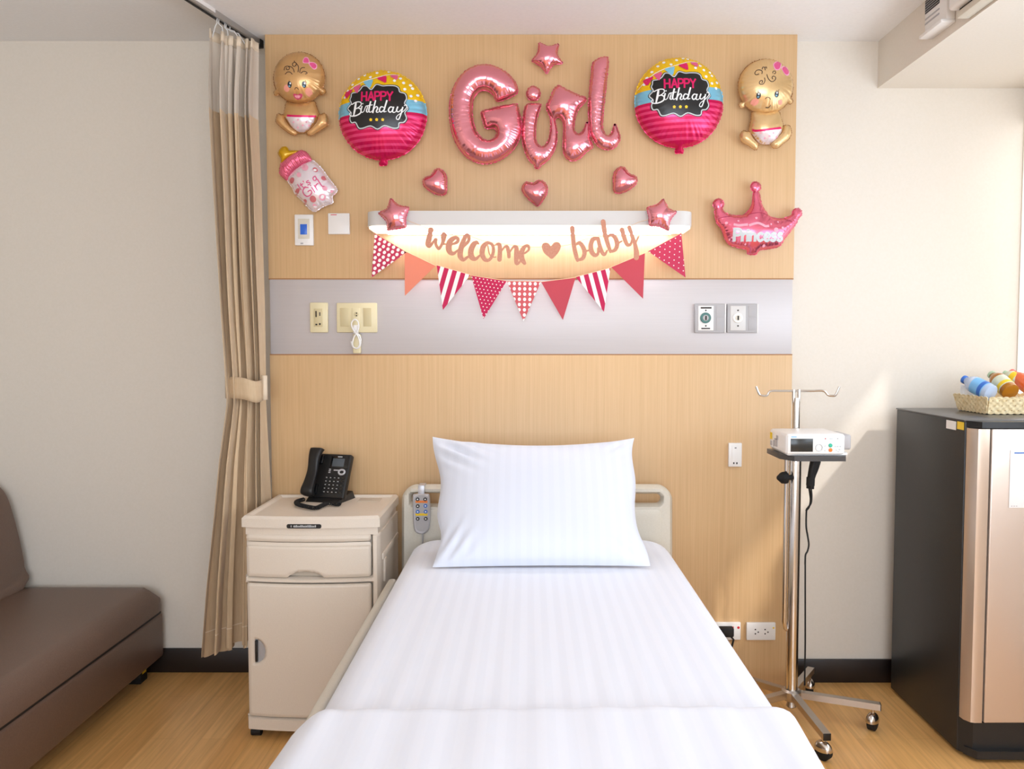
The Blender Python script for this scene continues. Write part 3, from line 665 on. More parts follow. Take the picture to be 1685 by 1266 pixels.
for p, r in (((550,735),2.4),((715,705),1.6),((965,665),2.0),((1170,750),1.6),((1265,720),1.6),((590,970),1.5),((812,1030),1.6),((1068,1052),2.4),((630,935),1.5),((1240,830),4.0),((1330,800),2.2)): f.disc(z7(*p), r, r, 3)
f.ribbon(tr(z7, [(415,690),(500,655),(650,634),(780,628),(880,606),(1000,588),(1080,605),(1150,645),(1290,678),(1400,692),(1500,742)]), 0.9, 1, True, 0.0006)
tag(obj('crown_balloon', f.mb, [M['crownfoil'], M['pinkseam'], M['silverink'] if 'silverink' in M else M['lightgrey'], M['palepink']], sharp=80, loc=P(1240, 418, YP - .035)), 'pink foil crown balloon printed Princess with three knobs, right of the bed light', 'balloon')

# ---- baby bottle
zb = zc(445, 240, 11.51)
t = thing('bottle_balloon', "tilted baby bottle foil balloon with yellow teat and pink collar", 'balloon', P(518, 346, YP - .03))
pb = spline(tr(zb, [(330,610),(420,500),(540,400),(680,320),(800,285),(900,360),(1000,470),(1090,600),(1200,740),(1262,830),(1232,900),(1168,962),(1182,1075),(1100,1112),(1020,1140),(930,1192),(840,1245),(760,1212),(690,1132),(580,1012),(480,920),(420,795),(345,690)]), 3, True)
f = Foil(sd_poly(pb), bbox(pb), 1.15, 0.78, 0.03, pucker=0.2, plen=8, pw=5, flange=1.2, seed=71)
for p, rx, ry, mi in (((655,410),6.6,5.2,2),((540,550),4.6,3.8,2),((400,665),4.6,6.2,3),((505,870),3.6,6.6,3),((805,1010),5.4,5.2,3),((655,1060),3.2,4.0,3),((1030,805),4.4,3.8,2),((985,975),5.0,5.6,2),((1010,615),4.2,3.6,3),((850,455),4.6,3.4,3),((1180,880),3.6,3.0,2),((850,1150),4.6,2.8,2)): f.disc(zb(*p), rx, ry, mi, True, 0.0009, 0.9)
f.disc(zb(985, 970), 2.4, 3.4, 4, True, 0.0013, .6); f.disc(zb(850, 1158), 2.6, 1.4, 4, True, 0.0013); f.disc(zb(845, 462), 2.4, 1.8, 4, True, 0.0013)
A = R(-33)
for st in text_strokes("It's a", 515, 735, 120, 400, A): f.ribbon(tr(zb, st), 1.5, 5, True, 0.0014, 4, len(st) > 2)
for st in text_strokes("Girl", 585, 840, 175, 440, A): f.ribbon(tr(zb, st), 1.7, 5, True, 0.0014, 4, len(st) > 2)
obj('body', f.mb, [M['whitefoil'], M['whitefoil'], M['palepink'], M['dustyrose'], M['whiteink'], M['rose']], t, sharp=80)
pc = spline(tr(zb, [(200,345),(290,250),(400,170),(540,100),(610,88),(690,135),(745,205),(775,275),(690,305),(560,375),(440,470),(365,560),(325,650),(270,625),(200,560),(172,485)]), 3, True)
f = Foil(sd_poly(pc), bbox(pc), 1.1, 0.85, 0.034, pucker=0.22, plen=4.5, pw=9, flange=1.0, seed=72)
for k in range(15):
    u = (k + .5) / 15; a = np.array((210, 370)) + (np.array((575, 100)) - np.array((210, 370))) * u; b = np.array((325, 640)) + (np.array((765, 270)) - np.array((325, 640))) * u
    f.ribbon(tr(zb, [tuple(a + (b - a) * .08), tuple(a + (b - a) * .5 - np.array((14, 18))), tuple(a + (b - a) * .9)]), 0.9, 1, True, 0.0006)
obj('collar', f.mb, [M['collar'], M['pinkseam']], t, sharp=80)['label'] = 'pink ribbed collar'
pn = spline(tr(zb, [(150,112),(212,32),(270,14),(320,42),(352,94),(440,94),(550,98),(480,150),(380,210),(290,280),(205,360),(205,300),(198,230),(158,172)]), 3, True)
f = Foil(sd_poly(pn), bbox(pn), 1.0, 0.85, 0.032, pucker=0.12, plen=8, pw=3, flange=0.8, seed=73)
obj('teat', f.mb, [M['nipple'], M['nipple']], t, sharp=80)['label'] = 'yellow teat'
# ------------------------------------------------------------------ room
XL, XR, YF, YW, YWL = -2.44, 1.885, -2.5, 3.17, 3.27
ZC, ZCL = 2.475, 2.512
m = MB().box(XL - .1, XR + .15, YF - .1, YWL + .1, -.06, 0); struct('floor', m, M['floor'], 'light oak plank floor', 'floor')
m = MB().box(XL, -.965, YWL, YWL + .12, 0, 2.6); m.box(-.965, XR + .15, YW, YWL + .12, 0, 2.6)
struct('wall_back', m, M['wall'], 'warm white wall behind the wooden panel', 'wall')
m = MB().box(XL - .12, XL, YF, YWL, 0, 2.6); struct('wall_left', m, M['wall'], 'warm white wall behind the sofa', 'wall')
W1, W2 = (2.77, 3.165, .85, 2.172), (-.5, 2.60, .85, 2.06)
m = MB()
m.box(XR, XR + .15, YF, W2[0], 0, 2.6); m.box(XR, XR + .15, W2[1], W1[0], 0, 2.6)
m.box(XR, XR + .15, W2[0], W2[1], 0, W2[2]); m.box(XR, XR + .15, W2[0], W2[1], W2[3], 2.6)
m.box(XR, XR + .15, W1[0], YW, 0, W1[2]); m.box(XR, XR + .15, W1[0], YW, W1[3], 2.6); m.box(XR, XR + .15, W1[1], YW, W1[2], W1[3])
struct('wall_right', m, M['wall'], 'white window wall on the right', 'wall')
W3 = (-1.4, 1.7, .8, 2.2)
m = MB(); m.box(XL, W3[0], YF - .12, YF, 0, 2.6); m.box(W3[1], XR, YF - .12, YF, 0, 2.6)
m.box(W3[0], W3[1], YF - .12, YF, 0, W3[2]); m.box(W3[0], W3[1], YF - .12, YF, W3[3], 2.6)
struct('wall_front', m, M['wall'], 'white wall with the far window', 'wall')
# ceiling: higher left bay, lower right bay, split along the curtain track
def trackx(y): return -1.018 - (3.17 - y) * 0.235
m = MB().box(XL - .1, XR + .15, YF, YWL + .1, ZCL, ZCL + .1)
m.prism([(trackx(YF), YF), (XR + .15, YF), (XR + .15, YWL), (trackx(YWL), YWL)], lambda u, v, d: Vector((u, v, d)), ZC, ZCL)
struct('ceiling', m, M['ceil'], 'plain white ceiling', 'ceiling')
m = MB().box(1.325, XR, YF, YW, 2.30, ZC); struct('trim_1', m, M['wall'], 'boxed ceiling bulkhead along the window side', 'bulkhead')
m = MB().box(XL, -.965, YWL - .012, YWL, 0, .098, .002); struct('baseboard_left', m, M['base'], 'dark skirting left of the bedside cabinet', 'skirting')
m = MB().box(.99, XR, YW - .012, YW, 0, .092, .002); struct('baseboard_right', m, M['base'], 'dark skirting behind the drip stand', 'skirting')
def glass_m():
    m = M['glass']; out = m.node_tree.nodes['Material Output']; tr = N(m, 'ShaderNodeBsdfTransparent'); gl = N(m, 'ShaderNodeBsdfGlossy'); gl.inputs['Roughness'].default_value = 0.02
    mx = N(m, 'ShaderNodeMixShader'); mx.inputs[0].default_value = 0.06
    LK(m, tr.outputs[0], mx.inputs[1]); LK(m, gl.outputs[0], mx.inputs[2]); LK(m, mx.outputs[0], out.inputs['Surface'])
glass_m()
def window(name, w, label, blind_to=None):
    t = thing(name, label, 'window', (XR + .1, (w[0] + w[1]) / 2, w[2])); t['kind'] = 'structure'
    f = MB(); x0, x1 = XR + .085, XR + .125
    f.box(x0, x1, w[0], w[0] + .03, w[2], w[3]); f.box(x0, x1, w[1] - .03, w[1], w[2], w[3]); f.box(x0, x1, w[0] + .03, w[1] - .03, w[2], w[2] + .03); f.box(x0, x1, w[0] + .03, w[1] - .03, w[3] - .03, w[3])
    obj('window_frame', f, M['frame'], t)
    obj('pane', MB().box(x0 + .018, x0 + .022, w[0] + .03, w[1] - .03, w[2] + .03, w[3] - .03), M['glass'], t)
    if blind_to: obj('blind', MB().box(XR + .002, XR + .005, w[0] + .005, w[1] - .005, w[2] + .01, blind_to), M['blind' if blind_to < 2 else 'blind_bright'], t)  # added cover: keeps the sun out to shape its patch, and glows itself
window('window_1', W1, 'bright blown out window at the right edge beside the back wall', W1[3] - .003)
window('window_2', W2, 'side window with its lower half covered by a white blind', 1.60)
t = thing('window_3', 'wide window behind the camera', 'window', (.15, YF - .06, .8)); t['kind'] = 'structure'  # added opening that goes with the rear fill lamp
f = MB(); f.box(W3[0], W3[1], YF - .1, YF - .06, W3[2], W3[2] + .04); f.box(W3[0], W3[1], YF - .1, YF - .06, W3[3] - .04, W3[3])
for x in (W3[0], .13, W3[1] - .04): f.box(x, x + .04, YF - .1, YF - .06, W3[2] + .04, W3[3] - .04)
obj('window_frame', f, M['frame'], t)
obj('pane', MB().box(W3[0] + .04, W3[1] - .04, YF - .082, YF - .078, W3[2] + .04, W3[3] - .04), M['glass'], t)

# ------------------------------------------------------------------ wooden panel behind the bed
PX0, PX1 = -.978, .996
zb1, zb0 = P(870, 460, YP).z, P(870, 583, YP).z
t = thing('headwall_panel', 'full height maple panel behind the bed with a grey service band', 'wall panel', ((PX0 + PX1) / 2, YP + .035, 0))
obj('upper_board', MB().box(PX0, PX1, YP, YW, zb1 + .004, ZC, .0015), M['wood'], t)['label'] = 'maple upper board'
obj('lower_board', MB().box(PX0, PX1, YP, YW, .0, zb0 - .004, .0015), M['wood'], t)['label'] = 'maple lower board'
obj('service_band', MB().box(PX0 + .003, PX1 - .003, YP + .002, YW, zb0, zb1, .001), M['band'], t)['label'] = 'grey metal service band'
obj('edge_trim', MB().box(PX0, PX1, YP + .001, YW, zb1, zb1 + .004).box(PX0, PX1, YP + .001, YW, zb0 - .004, zb0), M['woodedge'], t)

def wbox(mb, x0, y0, x1, y1, Yb, t, r=0.002, mi=0, seg=2):
    a = P(x0, y1, Yb - t); b = P(x1, y0, Yb - t); return mb.box(a.x, b.x, Yb - t, Yb, a.z, b.z, r, seg, mi)
def wdisc(mb, x, y, r, Yb, t, mi=0, n=20):
    c = P(x, y, Yb - t); k = r * (Yb - t) / F_PX
    return mb.lathe([(k, 0), (k, t * .8), (k * .9, t)], (c.x, Yb, c.z), n, mi, Matrix.Rotation(R(90), 3, 'X'))
YB = YP + .002
def plateset(name, label, cat, rect, t, Yb, material, group=None, part='cover_plate', r=.003):
    x0, y0, x1, y1 = rect
    th = thing(name, label, cat, P((x0 + x1) / 2, y1, Yb), group)
    obj(part, wbox(MB(), x0, y0, x1, y1, Yb, t, r), material, th); return th
# room control with blue screen, blank square plate
t = plateset('room_controller', 'small white wall controller with blue screen, below the bottle balloon', 'controller', (485, 353, 515, 404), .012, YP, M['white_pl'])
obj('inner_frame', wbox(MB(), 490.5, 360, 509, 393, YP - .011, .003, .001), M['cream'], t)
obj('screen', wbox(MB(), 494, 369, 505, 386, YP - .0135, .0015, .0005), M['bluescreen'], t)['label'] = 'lit blue screen'
obj('button', wbox(MB(), 494.5, 399.5, 499, 402, YP - .0115, .002, .0005), M['greypl'], t)
t = plateset('blank_plate', 'square white blank plate beside the blue screen controller', 'wall plate', (540, 351, 575, 385.5), .010, YP, M['white_pl'], r=.002)
obj('marking', wbox(MB(), 544, 353, 554, 354.2, YP - .0098, .0006, .0002), M['red'], t)
# ivory sockets on the band
t = plateset('ivory_socket', 'narrow ivory wall socket at the left end of the grey band', 'socket', (510, 498, 539, 547.5), .012, YB, M['ivory'], r=.004)
obj('insert', wbox(MB(), 516.5, 508, 530.5, 538, YB - .0115, .003, .001), M['ivory_d'], t)
for r_ in ((519, 512, 521, 522), (525.5, 514, 527, 520), (519, 533, 522, 535.5), (525, 532, 527.5, 535)): obj('slot', wbox(MB(), *r_, YB - .0144, .001, .0003), M['hole'], t)
t = plateset('ivory_multi_socket', 'wide ivory wall plate with a plug and white cord loop', 'socket', (554, 498.5, 620, 547.5), .012, YB, M['ivory'], r=.004)
obj('blank_insert', wbox(MB(), 560, 507, 574, 537.5, YB - .0115, .003, .001), M['ivory_d'], t); obj('blank_insert', wbox(MB(), 598, 507, 611, 537.5, YB - .0115, .003, .001), M['ivory_d'], t)
obj('outlet_insert', wbox(MB(), 579, 507, 592, 537.5, YB - .0115, .003, .001), M['ivory'], t)
m = MB(); wdisc(m, 586, 517.5, 4, YB - .0144, .001); obj('socket_slots', m, M['ivory_d'], t)
for y in (515.6, 519.6): m = MB(); wdisc(m, 586.5, y, 1.1, YB - .0153, .001); obj('pin_hole', m, M['hole'], t)
# nurse call cord hanging from the plate
t = thing('nurse_call', 'white looped call cord and ivory handset hanging below the wide ivory plate', 'nurse call', P(586, 582, YB - .03))
obj('plug', wbox(MB(), 581, 535, 588.5, 549, YB - .0142, .018, .003), M['white_pl'], t)
Yc = YB - .034
lp = [P(x, y, Yc) for x, y in [(585, 549), (579, 538), (579, 530), (584, 526), (589, 530), (590, 540), (586, 549), (582, 556), (580, 566), (582, 572), (588, 573), (592, 567), (590, 556), (586, 549)]]
obj('cord', MB().tube([Vector(p) for p in spline(lp, 5)], .0028, 8), M['white_pl'], t)
lp = [P(x, y, Yc + .008) for x, y in [(588, 549), (593, 556), (593, 568), (587, 574), (580, 570), (578, 562)]]
obj('cord', MB().tube([Vector(p) for p in spline(lp, 5)], .0028, 8), M['white_pl'], t)
obj('handset', wbox(MB(), 580.5, 550, 592.5, 582, YB, .024, .005), M['ivory'], t)
# medical gas plates
for x0, lab, col, ring in ((1143.5, 'left grey gas outlet plate with a round dark green socket', 'teal', 8.8), (1196.5, 'right grey gas outlet plate with a round white socket', 'white_pl', 8.2)):
    t = plateset('gas_outlet', lab, 'gas outlet', (x0, 500, x0 + 51, 548), .014, YB, M['greypl'], 'grey gas outlets on the band', r=.003)
    obj('face_plate', wbox(MB(), x0 + 5.5, 503.5, x0 + 31, 544, YB - .0135, .003, .001), M['white_pl' if col == 'teal' else 'lamp_body'], t)
    m = MB(); wdisc(m, x0 + 18, 523.3, ring, YB - .016, .008, n=28); o = obj('socket', m, M[col], t); o['label'] = 'dark green round socket' if col == 'teal' else 'white round socket'
    m = MB(); wdisc(m, x0 + 18, 523.3, ring * .55, YB - .0235, .002, n=24); obj('socket_ring', m, M['cream'] if col != 'teal' else M['greypl'], t)
    m = MB(); wbox(m, x0 + 17, 520, x0 + 19.6, 527, YB - .025, .001, .0003); obj('slot', m, M['hole'], t)
    for yy in (511, 536.5): m = MB(); wdisc(m, x0 + 18, yy, 1.3, YB - .0163, .0012); obj('screw', m, M['hole'], t)
    if col == 'teal':
        for r_ in ((x0 + 9.5, 505.5, x0 + 27.5, 508), (x0 + 10.5, 539.8, x0 + 25, 541.8)): obj('marking', wbox(MB(), *r_, YB - .0163, .0006, .0002), M['hole'], t)
    
    for ya, yb in ((503.5, 522), (523.5, 544)): obj('side_cover', wbox(MB(), x0 + 35, ya, x0 + 47.5, yb, YB - .0135, .0015, .0008), M['greypl'], t)
    obj('edge_strip', wbox(MB(), x0 + 49, 500, x0 + 51.5, 548, YB, .0155, .001), M['white_pl'], t)
# call point right of pillow, floor-level sockets
t = plateset('call_point', 'small upright white wall outlet on the panel right of the pillow', 'wall outlet', (1199, 729.5, 1221, 768.5), .012, YP, M['white_pl'], r=.002)
obj('insert', wbox(MB(), 1204, 733.5, 1214.5, 766.5, YP - .0115, .002, .0008), M['white_pl'], t)
for r_ in ((1209, 736.8, 1212, 738), (1206.5, 761, 1208.6, 764), (1211.6, 761, 1213.6, 764.2)): obj('slot', wbox(MB(), *r_, YP - .0133, .0008, .0002), M['hole'], t)
t = plateset('double_socket', 'white double wall socket low on the panel, right of the plugged one', 'socket', (1228.5, 1025.5, 1276.5, 1054), .012, YP, M['white_pl'], r=.002)
for x in (1243, 1259):
    for dx, y in ((0, 1036.5), (0, 1043.5), (4.8, 1040.8)): m = MB(); wdisc(m, x + dx, y, 1.2, YP - .0117, .001); obj('pin_hole', m, M['hole'], t)
obj('sticker', wbox(MB(), 1271.5, 1032.5, 1274.5, 1035, YP - .0118, .0006, .0002), M['yellow'], t)
t = plateset('plugged_socket', 'white wall socket with red markings and a black plug beside the bed', 'socket', (1168, 1025, 1219, 1053.5), .012, YP, M['white_pl'], r=.002)
obj('marking', wbox(MB(), 1180, 1031.5, 1207.5, 1034.5, YP - .0118, .0006, .0002), M['red'], t)
m = MB(); wdisc(m, 1215.2, 1033.3, 2.2, YP - .0117, .001); obj('indicator', m, M['red'], t)
t = thing('power_plug', 'black power plug in the low socket beside the bed', 'plug', P(1196, 1060, YP - .03))
obj('plug', wbox(MB(), 1184, 1034, 1208.5, 1050, YP - .0125, .028, .006), M['rubber'], t)
obj('cord', MB().tube([P(1202, 1047, YP - .03), P(1207, 1053, YP - .032), P(1204, 1066, YP - .03), P(1196, 1090, YP - .025)], .004, 8), M['rubber'], t)

# ------------------------------------------------------------------ bed light, bunting, banner
t = thing('bed_light', 'long white lamp over the bed with a glowing underside', 'wall lamp', (0.003, 3.0, 1.72))
LX0, LX1 = P(601, 360, LIGHT_Y).x, P(1142, 360, LIGHT_Y).x; LZ0 = P(870, 372.5, LIGHT_Y).z; LZ1 = P(870, 347, LIGHT_Y).z
def rr_poly(x0, x1, y0, y1, r, n=6):
    o = []
    for k in range(n + 1): a = R(180 + 90 * k / n); o.append((x0 + r + r * math.cos(a), y0 + r + r * math.sin(a)))
    for k in range(n + 1): a = R(270 + 90 * k / n); o.append((x1 - r + r * math.cos(a), y0 + r + r * math.sin(a)))
    return o + [(x1, y1), (x0, y1)]
flat = lambda u, v, d: Vector((u, v, d))
pl = rr_poly(LX0, LX1, LIGHT_Y, YP, .05)
obj('housing', MB().prism(pl, flat, LZ0 + .004, LZ1), M['lamp_body'], t)
pl2 = rr_poly(LX0 + .004, LX1 - .004, LIGHT_Y + .004, YP - .012, .046)
obj('diffuser', MB().prism(pl2, flat, LZ0 - .003, LZ0 + .004), M['diffuser'], t)['label'] = 'lit diffuser'
obj('tube', MB().box(LX0 + .05, LX1 - .05, YP - .055, YP - .022, LZ0 - .006, LZ0 - .0005, .002), M['tube'], t)['label'] = 'bright light strip nearest the wall'  # added emissive strip, washes the wall below with extra light

def clip(poly, tri):
    a = np.array(tri, float); ctr = a.mean(0); out = [np.array(p, float) for p in poly]
    for i in range(3):
        p, q = a[i], a[(i + 1) % 3]; n = np.array((-(q - p)[1], (q - p)[0]));
        if np.dot(ctr - p, n) < 0: n = -n
        src, out = out, []
        for j in range(len(src)):
            u, v = src[j - 1], src[j]; du, dv = np.dot(u - p, n), np.dot(v - p, n)
            if (du >= 0) != (dv >= 0): out.append(u + (v - u) * du / (du - dv))
            if dv >= 0: out.append(v)
        if not out: return []
    return out
YB2 = 3.045
z5 = zc(590, 310, 5.617)
FL = [(z5, (150,415), (445,590), (120,825), 'flag_red', 'squares', 'pink red bunting flag with white squares'), (z5, (425,578), (712,716), (428,995), 'flag_peach', '', 'plain peach bunting flag'),
      (z5, (722,710), (1035,800), (780,1125), 'flag_hot', 'stripes', 'pink and white striped bunting flag'), (z5, (1040,805), (1370,857), (1155,1208), 'flag_hot', 'dots', 'hot pink bunting flag with small white dots'),
      (z5, (1370,857), (1687,862), (1525,1232), 'flag_salmon', 'gingham', 'salmon bunting flag with white checks'), (z6, (170,865), (490,825), (372,1218), 'flag_coral', '', 'plain coral bunting flag'),
      (z6, (490,820), (812,735), (752,1143), 'flag_hot', 'stripes', 'pink and white striped bunting flag'), (z6, (818,728), (1130,598), (1113,1022), 'flag_coral', '', 'plain coral bunting flag'),
      (z6, (1158,582), (1467,413), (1506,826), 'flag_red', 'bigdots', 'pink red bunting flag with widely spaced white dots')]
t = thing('bunting', 'string of nine pink and coral triangular paper flags under the lamp', 'bunting', P(865, 530, YB2))
top = []
for z, a, b, c2, mt, pat, lab in FL:
    A_, B_, C_ = [np.array(z(*p)) for p in (a, b, c2)]; top += [A_, B_]
    tri = [A_, B_, C_]; fn = lambda u, v, d: P(u, v, YB2 - d)
    m = MB().prism([tuple(p) for p in tri], fn, 0, .0012)
    ex = (B_ - A_) / np.linalg.norm(B_ - A_); ey = np.array((-ex[1], ex[0])); Lw = np.linalg.norm(B_ - A_)
    if ey[1] < 0: ey = -ey
    def shape(poly):
        q = clip([A_ + ex * u + ey * v for u, v in poly], tri)
        if len(q) > 2: m.prism([tuple(p) for p in q], fn, .0013, .0016, 1)
    if pat == 'stripes':
        n = 4; w = Lw / 8.6
        for k in range(n): u = w * (1.0 + 2.1 * k); shape([(u, -2), (u + w * .95, -2), (u + w * .95 + (-6 if z is z6 else -9) * 0, 90), (u, 90)])
    elif pat in ('squares', 'gingham'):
        stp = 8.6; hs = 2.5
        for i in range(-1, 8):
            for j in range(0, 9):
                u, v = i * stp + (4.3 if (pat == 'squares' and j % 2) else 2) + 2, j * (stp if pat == 'gingham' else 7.6) + 4
                shape([(u + hs * 1.1 * math.cos(k * math.pi / 4 + .39), v + hs * 1.25 * math.sin(k * math.pi / 4 + .39)) for k in range(8)])
    elif pat in ('dots', 'bigdots'):
        sx_, sy_ = (6.4, 5.6) if pat == 'dots' else (9.6, 7.6)
        for i in range(-1, 11):
            for j in range(0, 12):
                u, v = i * sx_ + (sx_ / 2 if j % 2 else 0) + 2, j * sy_ + 3
                shape([(u + 1.05 * math.cos(k * math.pi / 3), v + 1.05 * math.sin(k * math.pi / 3)) for k in range(6)])
    obj('flag', m, [M[mt], M['flag_white']], t)['label'] = lab
pts = [P(p[0], p[1], YB2 - .001) for p in [np.array((616.5, 383))] + top[0:] + [np.array((1122, 383))]]
obj('string', MB().tube(pts, .0011, 6), M['twine'], t)

YN = 2.885
zw = zc(690, 360, 8.868); zy = zc(870, 355, 8.868)
t = thing('welcome_banner', 'rose gold card banner reading welcome heart baby, hung across the lamp', 'banner', P(880, 436, YN))
def letter(name, z, strokes=None, poly=None, dz=0.0, lab=None):
    if strokes:
        st = []
        for s_ in strokes:
            k = [(p[0], p[1], p[2]) for p in s_]; k = spline(k, 5) if len(k) > 2 else k
            st.append([z(*p) for p in k])
        sd = sd_strokes(st); a = np.array([p[:2] for s_ in st for p in s_]); pad = max(p[2] for s_ in st for p in s_) + 1
    else:
        pl = spline(tr(z, poly), 4, True); sd = sd_poly(pl); a = np.array(pl); pad = 1
    m = MB(); plate(m, sd, (a[:, 0].min() - pad, a[:, 0].max() + pad, a[:, 1].min() - pad, a[:, 1].max() + pad), .55, lambda u, v, d: P(u, v, YN + dz - d), .0015, 0)
    o = obj(name, m, M['rosegold'], t, sharp=50)
    if lab: o['label'] = lab
letter('letter', zw, [[(168,165,38),(140,300,40),(125,370,38),(150,400,28),(200,345,20),(238,310,22)], [(238,310,28),(242,380,22),(285,438,22),(330,370,22),(345,330,22)], [(358,240,44),(352,300,34),(345,350,22)], [(340,370,16),(392,372,10)]], lab='card letter w')
letter('letter', zw, [[(478,372,16),(548,345,24),(566,300,24),(520,278,30),(450,330,42),(428,420,46),(450,490,38),(500,508,26),(560,460,14)]], dz=-.0018, lab='card letter e')
letter('letter', zw, [[(592,490,14),(630,420,22),(715,330,24),(722,260,26),(690,240,30),(650,310,34),(610,430,40),(595,540,40),(640,600,28),(705,560,18)]], lab='card letter l')
letter('letter', zw, [[(866,368,12),(836,348,26),(790,380,40),(752,470,42),(765,560,42),(820,588,26),(885,535,14)]], dz=-.0018, lab='card letter c')
letter('letter', zw, [[(1000,350,26),(940,400,38),(915,500,38),(950,590,32),(1010,605,24),(1060,550,24),(1082,450,24),(1060,375,22),(1000,350,24)], [(1000,400,10),(1022,510,9),(1065,560,9),(1115,560,9)]], lab='card letter o')
letter('letter', zw, [[(1100,388,9),(1165,375,28),(1176,470,34),(1170,595,34)], [(1195,480,12),(1250,410,18),(1285,420,28),(1305,500,28),(1308,555,26)], [(1320,490,12),(1375,412,18),(1418,430,32),(1415,560,36),(1418,650,28),(1460,640,16),(1480,590,12)]], dz=-.0018, lab='card letter m')
letter('letter', zw, [[(1540,505,14),(1596,455,18),(1590,400,22),(1545,405,26),(1500,470,38),(1492,570,42),(1535,650,26)]], lab='card letter e')
letter('heart', zy, poly=[(190,460),(202,415),(240,393),(290,405),(325,442),(360,400),(410,383),(455,405),(470,460),(440,530),(390,590),(336,634),(280,595),(220,540)], lab='card heart')
letter('letter', zy, [[(635,182,33),(658,420,33),(690,580,32),(712,655,22)], [(690,425,14),(740,398,28),(790,455,33),(815,540,33),(790,620,30),(735,645,20)], [(820,522,18),(872,508,13)]], lab='card letter b')
letter('letter', zy, [[(1000,335,24),(940,345,34),(905,430,35),(920,530,36),(970,580,28),(1012,550,22),(1015,480,20)], [(1010,335,28),(1040,450,30),(1078,548,28),(1110,565,22),(1145,510,13)]], dz=-.0018, lab='card letter a')
letter('letter', zy, [[(1086,88,34),(1110,250,35),(1150,400,33),(1192,525,22)], [(1150,315,15),(1200,280,26),(1260,320,33),(1290,420,33),(1260,500,28),(1200,522,20)], [(1290,412,14),(1360,372,13)]], lab='card letter b')
letter('letter', zy, [[(1360,208,33),(1400,340,33),(1440,425,28),(1488,415,20),(1505,350,14)], [(1466,172,28),(1510,300,28),(1550,420,30),(1572,540,40),(1570,612,38)], [(1560,400,13),(1600,312,13)]], dz=-.0018, lab='card letter y')
cp_ = [(668,362),(704,376),(735,385),(770,388),(800,398),(822,401),(872,407),(893,407),(925,405),(941,402),(962,394),(985,390),(1003,388),(1025,377),(1036,373),(1050,366),(1072,360)]
obj('string', MB().tube([P(x, y, YN + .002) for x, y in cp_], .0009, 6), M['twine'], t)
# ------------------------------------------------------------------ curtain track and curtain
d = Vector((-0.235, -1.0, 0)).normalized(); nrm = Vector((1, -0.235, 0)).normalized()
Xt = Matrix((( d.x, nrm.x, 0, 0), (d.y, nrm.y, 0, 0), (0, 0, 1, 0), (0, 0, 0, 1)))
T0 = Vector((trackx(3.165), 3.165, 0)); XT = Matrix.Translation(T0) @ Xt
t = thing('curtain_track', 'grey metal curtain track running along the ceiling step', 'curtain track', (T0.x, T0.y, 2.44))
obj('rail', MB().box(0, 3.4, -.012, .014, 2.455, 2.5115, .001, X=XT), M['alu'], t)
obj('slot', MB().box(.03, 3.38, -.006, .002, 2.452, 2.4555, 0, X=XT), M['dark'], t)
obj('joint_cover', MB().box(.30, .47, .0135, .016, 2.462, 2.506, .0005, X=XT), M['white_pl'], t)
obj('end_cap', MB().box(-.004, .02, -.014, .016, 2.446, 2.5115, .001, X=XT), M['dark'], t)

t = thing('curtain', 'tied back beige curtain with a sheer mesh top, hanging left of the panel', 'curtain', (-1.05, 3.02, .18))
NP = 6
EDGE = [(40, 342, 427), (190, 346, 426), (320, 352, 432), (500, 362, 436), (622, 369, 437), (658, 372, 437), (760, 358, 441), (860, 349, 445), (960, 338, 447), (1070, 330, 449)]
ZT, ZBTM = 2.435, .242
rndp = [random.uniform(-.5, .5) for _ in range(40)]
def cy_of(u): return 2.89 + .13 * u
def curtain_pt(u, zz, inset=0.0):
    Yc = cy_of(u); y = VY + (CAM_H - zz) * F_PX / Yc
    xl = np.interp(y, [e[0] for e in EDGE], [e[1] for e in EDGE]); xr = np.interp(y, [e[0] for e in EDGE], [e[2] for e in EDGE])
    tight = math.exp(-((y - 640) / 120.0) ** 2)
    w = 2 * math.pi * NP * u
    wob = .75 * math.sin(2.3 * u * NP + 1.3) + .4 * math.sin(y * .005 + u * 9) + .3 * math.sin(17 * u)
    lat = .32 / NP * math.sin(2 * (w + wob)) * (1 - .4 * tight)
    uu = u + lat * math.sin(math.pi * min(max(u, 0), 1)) ** .5 if 0 < u < 1 else u
    xx = xl + (xr - xl) * uu
    A = (.046 + .020 * math.sin(3.7 * u * NP + .6)) * (1 - .35 * tight) * (0.55 + 0.45 * min(1, max(0, (ZT - zz) / .2)))
    p = P(xx, y, Yc); p.y += A * (math.sin(w + wob) + .28 * math.sin(2.7 * w + 2 * wob + 1)) + .012 * math.sin(y * .004 + 4 * u) * (1 - tight)
    return p
z_sheer = P(390, 190, 3.0).z
for nm, za, zb_, mt, rows in (('heading_tape', ZT, ZT - .035, 'curtain_tape', 3), ('sheer_top', ZT - .035, z_sheer, 'sheer', 14), ('drape', z_sheer, ZBTM, 'curtain', 60)):
    m = MB().grid(NP * 36 + 1, rows, lambda u, v: curtain_pt(u, za + (zb_ - za) * v + (0.012 * math.sin(u * 30) if (nm == 'drape' and v == 1) else 0)))
    o = obj(nm, m, M[mt], t, sharp=180)
    if nm == 'heading_tape': o.modifiers.new('thickness', 'SOLIDIFY').thickness = .002
    if nm == 'sheer_top': o['label'] = 'pale sheer mesh top'
def hem(v0, v1): return MB().grid(NP * 36 + 1, 2, lambda u, v: curtain_pt(u, ZBTM + .075 + .004 * v) + Vector((0, -.0015, 0)))
obj('hem_stitch', hem(0, 1), M['curtain_tape'], t, sharp=180)
